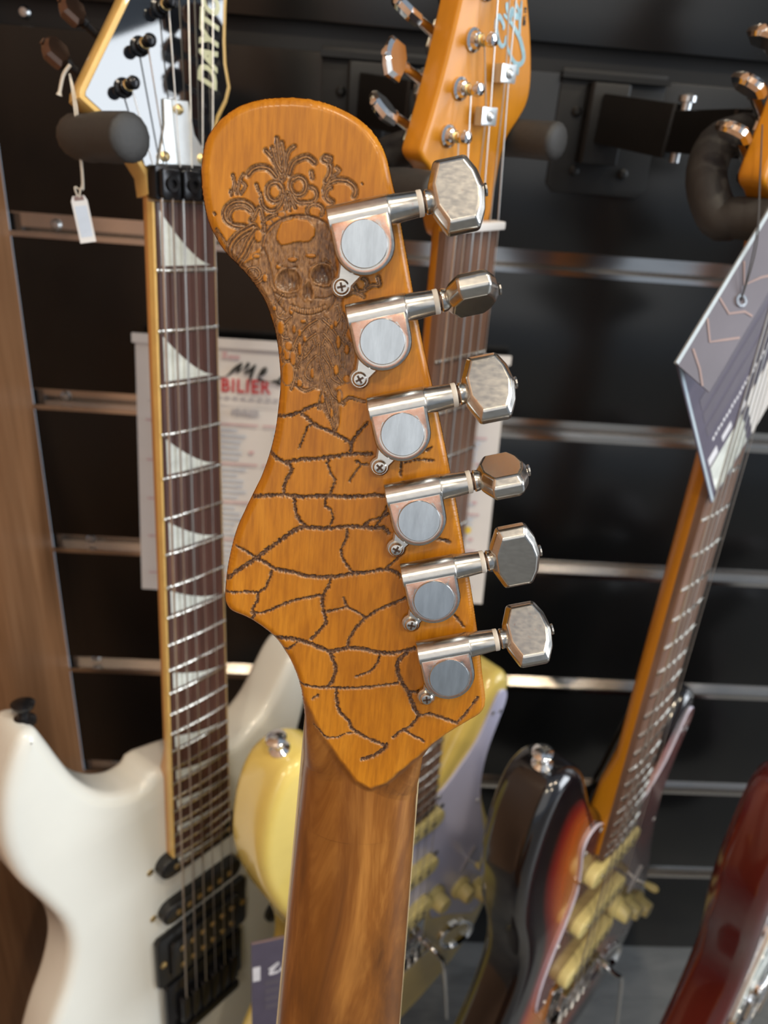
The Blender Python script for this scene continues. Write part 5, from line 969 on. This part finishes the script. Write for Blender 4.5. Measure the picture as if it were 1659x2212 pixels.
# ------------------------------------------------------------------ hang tags
def price_tag():
    T = POSE_WHITE @ Matrix(((1, 0, 0, 0), (0, math.cos(math.radians(10)), math.sin(math.radians(10)), 0), (0, -math.sin(math.radians(10)), math.cos(math.radians(10)), 0), (0, 0, 0, 1)))
    w = lambda x, y, z=-0.006: T @ Vector((x*mm, y*mm, z))
    knot = w(-50, 62, -0.016); mid = w(-52, 46, -0.012)
    top = Vector((mid.x, mid.y, mid.z-0.040)); base = top+Vector((0, 0, -0.0265))
    root = empty('price_tag', TR(*base)); inv = TR(*(-base))
    tag(root, 'small white price tag on cotton string hanging from the black headstock', 'price tag')
    q = RZ(28) @ RY(-7)
    P = [(-0.0042, 0), (0.0042, 0), (0.0042, 0.0215), (0.0030, 0.0240), (-0.0030, 0.0240), (-0.0042, 0.0215)]
    b = MB(); b.slab(P, -0.0004, 0.0004, 0, 1, 0, q @ RX(90)); b.build('tag_card', 'paper', root, 0)
    b = MB(); b.box((0, 0.011, 0.0005), (0.0062, 0.016, 0.0001), 0, q @ RX(90)); b.build('tag_print', 'ink_blue', root, 0)
    b = MB(); b.box((0, 0.0228, 0.0005), (0.0050, 0.0022, 0.0001), 0, q @ RX(90)); b.build('tag_brown_end', 'card_copper', root, 0)
    e = q @ Vector((0, 0, 0.0222))
    for s in (-1, 1):
        pts = catmull([tuple(e), (e.x+s*0.0016, e.y, e.z+0.006), (top.x-base.x+s*0.0003, top.y-base.y, 0.030), tuple(mid-base+Vector((s*0.0006, 0, 0))), tuple(knot-base)], False, 5)
        b = MB(); b.tube(pts, 0.0005, 6); b.build('tag_string', 'twine', root, 60)
    k_ = knot-base
    b = MB(); b.tube(catmull([tuple(k_+Vector((0.002, -0.004, 0.004))), tuple(k_+Vector((-0.002, -0.004, -0.001))), tuple(k_+Vector((-0.005, -0.004, -0.010)))], False, 4), [0.0009]*8+[0.0016], 6); b.build('string_tail', 'twine', root, 60)
price_tag()

def hex_line(b, pts, w, z, T, mi=0): b.ribbon(pts, w, z, mi, T)
def folded_tag():
    # tucked under the strings of the sunburst guitar, fold to the upper left
    a = Vector((0.70, 0.714, 0)).normalized(); bdir = Vector((0.714, -0.70, 0)).normalized()
    p0 = Vector((-0.128, -0.045, 0.0018))
    ez = a.cross(bdir)*-1
    F = Matrix(((bdir.x, a.x, 0, p0.x), (bdir.y, a.y, 0, p0.y), (0, 0, 1, p0.z), (0, 0, 0, 1)))   # x along the long side (down right), y along the fold
    root = empty('hang_tag', POSE_SUN @ F); tag(root, 'large folded violet card tag with eyelet tucked under the strings of the sunburst guitar', 'hang tag')
    LN, WD = 0.149, 0.125
    b = MB(); b.slab([(0, 0), (LN, 0), (LN, WD), (0, WD)], -0.0003, 0.0003, 0, 1); b.build('back_leaf', 'card_purple', root, 0)
    Z = 0.0004
    b = MB(); b.box((0.075, 0.002, Z), (0.149, 0.0022, 0.0002)); b.build('leaf_border', 'card_edge', root, 0)
    b = MB()
    for k in range(24): b.box((0.0935+random.uniform(-0.0006, 0.0006), 0.016+k*0.0034, Z), (0.0030, 0.0022, 0.0001))
    for x, y, w_, h_ in ((0.108, 0.012, 0.008, 0.011), (0.107, 0.030, 0.006, 0.012), (0.109, 0.050, 0.005, 0.008)): b.box((x, y, Z), (w_, h_, 0.0001))
    b.build('white_print', 'card_white', root, 0)
    b = MB(); b.box((0.131, 0.028, Z), (0.032, 0.042, 0.0001)); b.build('code_panel', 'pearl', root, 0)
    b = MB(); b.slab([(0.108, 0.056), (0.149, 0.056), (0.149, 0.118), (0.108, 0.118)], 0.0003, 0.0006, 0, 1); b.build('white_label', 'paper', root, 0)
    b = MB()
    for x in (0.052, 0.066, 0.080):
        b.box((x, 0.058, Z), (0.0100, 0.094, 0.0001))
    b.build('grey_print', 'card_light', root, 0)
    # short front flap, sprung open from the fold
    fl = 0.023; an = math.radians(38)
    Tf = Matrix(((math.cos(an), 0, -math.sin(an), 0), (0, 1, 0, 0), (math.sin(an), 0, math.cos(an), 0), (0, 0, 0, 1)))
    b = MB(); b.slab([(0, 0), (fl, 0), (fl, WD), (0, WD)], 0.0, 0.0006, 0, 1, 0, Tf); fp = b.build('front_flap', 'card_light', root, 0)
    b = MB(); b.box((-0.0004, WD/2, 0.0004), (0.0018, WD, 0.0018), 0, Tf); b.build('fold_edge', 'card_edge', root, 0)
    b = MB(); zf = 0.0007
    for pts in ([(0.001, 0.030), (0.009, 0.021), (0.015, 0.027), (0.022, 0.034)], [(0.001, 0.043), (0.010, 0.040), (0.017, 0.047), (0.022, 0.048)], [(0.002, 0.068), (0.009, 0.058), (0.015, 0.068), (0.022, 0.076)], [(0.003, 0.012), (0.012, 0.006), (0.018, 0.0)]):
        b.ribbon([(x, y) for x, y in pts], 0.0013, zf, 0, Tf)
    b.build('copper_lines', 'card_copper', fp, 0)
    b = MB(); v = []; f = []
    for k in range(20):
        an_ = 2*math.pi*k/20
        for r_, z in ((0.0044, 0.0006), (0.0042, 0.0015), (0.0024, 0.0015), (0.0022, 0.0004)): v.append((0.012+r_*math.cos(an_)*0.8, 0.050+r_*math.sin(an_)*0.8, z))
    for k in range(20):
        for q in range(3): f.append((k*4+q, ((k+1) % 20)*4+q, ((k+1) % 20)*4+q+1, k*4+q+1))
    b.add(v, f, 0, Tf); b.build('eyelet', 'chrome', fp, 40)
    inv = F.inverted()
    ey = Tf @ Vector((0.012, 0.050, 0.001)); hd = inv @ Vector((-0.060, 0.066, -0.012))
    for s in (-1, 1):
        pts = catmull([tuple(ey), tuple(ey.lerp(hd, 0.35)+Vector((s*0.003, 0, 0.004))), tuple(ey.lerp(hd, 0.7)+Vector((s*0.0015, 0, 0.002))), tuple(hd)], False, 5)
        b = MB(); b.tube(pts, 0.00035, 5); b.build('tag_cord', 'cord_black', root, 60)
folded_tag()

def lower_tag():
    tl, tr, bl = LOWTAG
    tl, tr, bl = Vector(tl), Vector(tr), Vector(bl)
    ex = (tr-tl).normalized(); up = ((tl-bl)-(tl-bl).dot(ex)*ex); Hh = up.length; ey = up.normalized(); ez = ex.cross(ey)
    Wd = 0.062
    T = pose(((ex.x, ey.x, ez.x), (ex.y, ey.y, ez.y), (ex.z, ey.z, ez.z)), bl)
    root = empty('hang_tag', T); tag(root, 'slate card tag with white script at the bottom, left of the carved neck', 'hang tag')
    b = MB(); b.slab([(0, 0), (Wd, 0), (Wd, Hh), (0, Hh)], -0.0004, 0.0004, 0, 1); b.build('card', 'card_purple', root, 0)
    b = MB(); b.box((Wd/2, Hh-0.0008, 0.0004), (Wd, 0.0016, 0.0006)); b.ribbon([(0.026, Hh), (0.028, Hh-0.012), (0.034, Hh-0.018), (0.05, Hh-0.020)], 0.0022, 0.0004); b.build('copper_lines', 'card_copper', root, 0)
    b = MB()
    for pts in ([(0.013, Hh-0.034), (0.020, Hh-0.028), (0.016, Hh-0.034), (0.014, Hh-0.039), (0.020, Hh-0.038)], [(0.021, Hh-0.038), (0.027, Hh-0.027), (0.025, Hh-0.034), (0.031, Hh-0.029), (0.029, Hh-0.035), (0.034, Hh-0.033)], [(0.034, Hh-0.033), (0.038, Hh-0.027), (0.041, Hh-0.031), (0.038, Hh-0.034)]):
        P = catmull(pts, False, 4); b.ribbon(P, 0.0026, 0.0004)
    b.slab([(0.001, Hh-0.044), (0.0065, Hh-0.044), (0.0065, Hh-0.028), (0.001, Hh-0.028)], 0.0003, 0.0006, 0, 1)
    b.build('white_script', 'card_white', root, 0)
    b = MB()
    for k in range(4): b.box((0.033, Hh-0.049-k*0.0095, 0.0005), (0.046, 0.0062, 0.0001))
    b.build('grey_print', 'card_light', root, 0)
    e = Vector((0.045, Hh-0.006, 0.0005)); h_ = T.inverted() @ (POSE_YELLOW @ Vector((-0.020, -0.655, 0.004)))
    b = MB(); b.tube(catmull([tuple(e), tuple(e.lerp(h_, 0.5)+Vector((0, 0.004, 0))), tuple(h_)], False, 6), 0.0005, 6); b.build('tag_cord', 'cord_black', root, 60)
LOWTAG = ((-0.057, 0.353, 0.469), (0.0012, 0.3675, 0.469), (-0.047, 0.353, 0.359))
lower_tag()
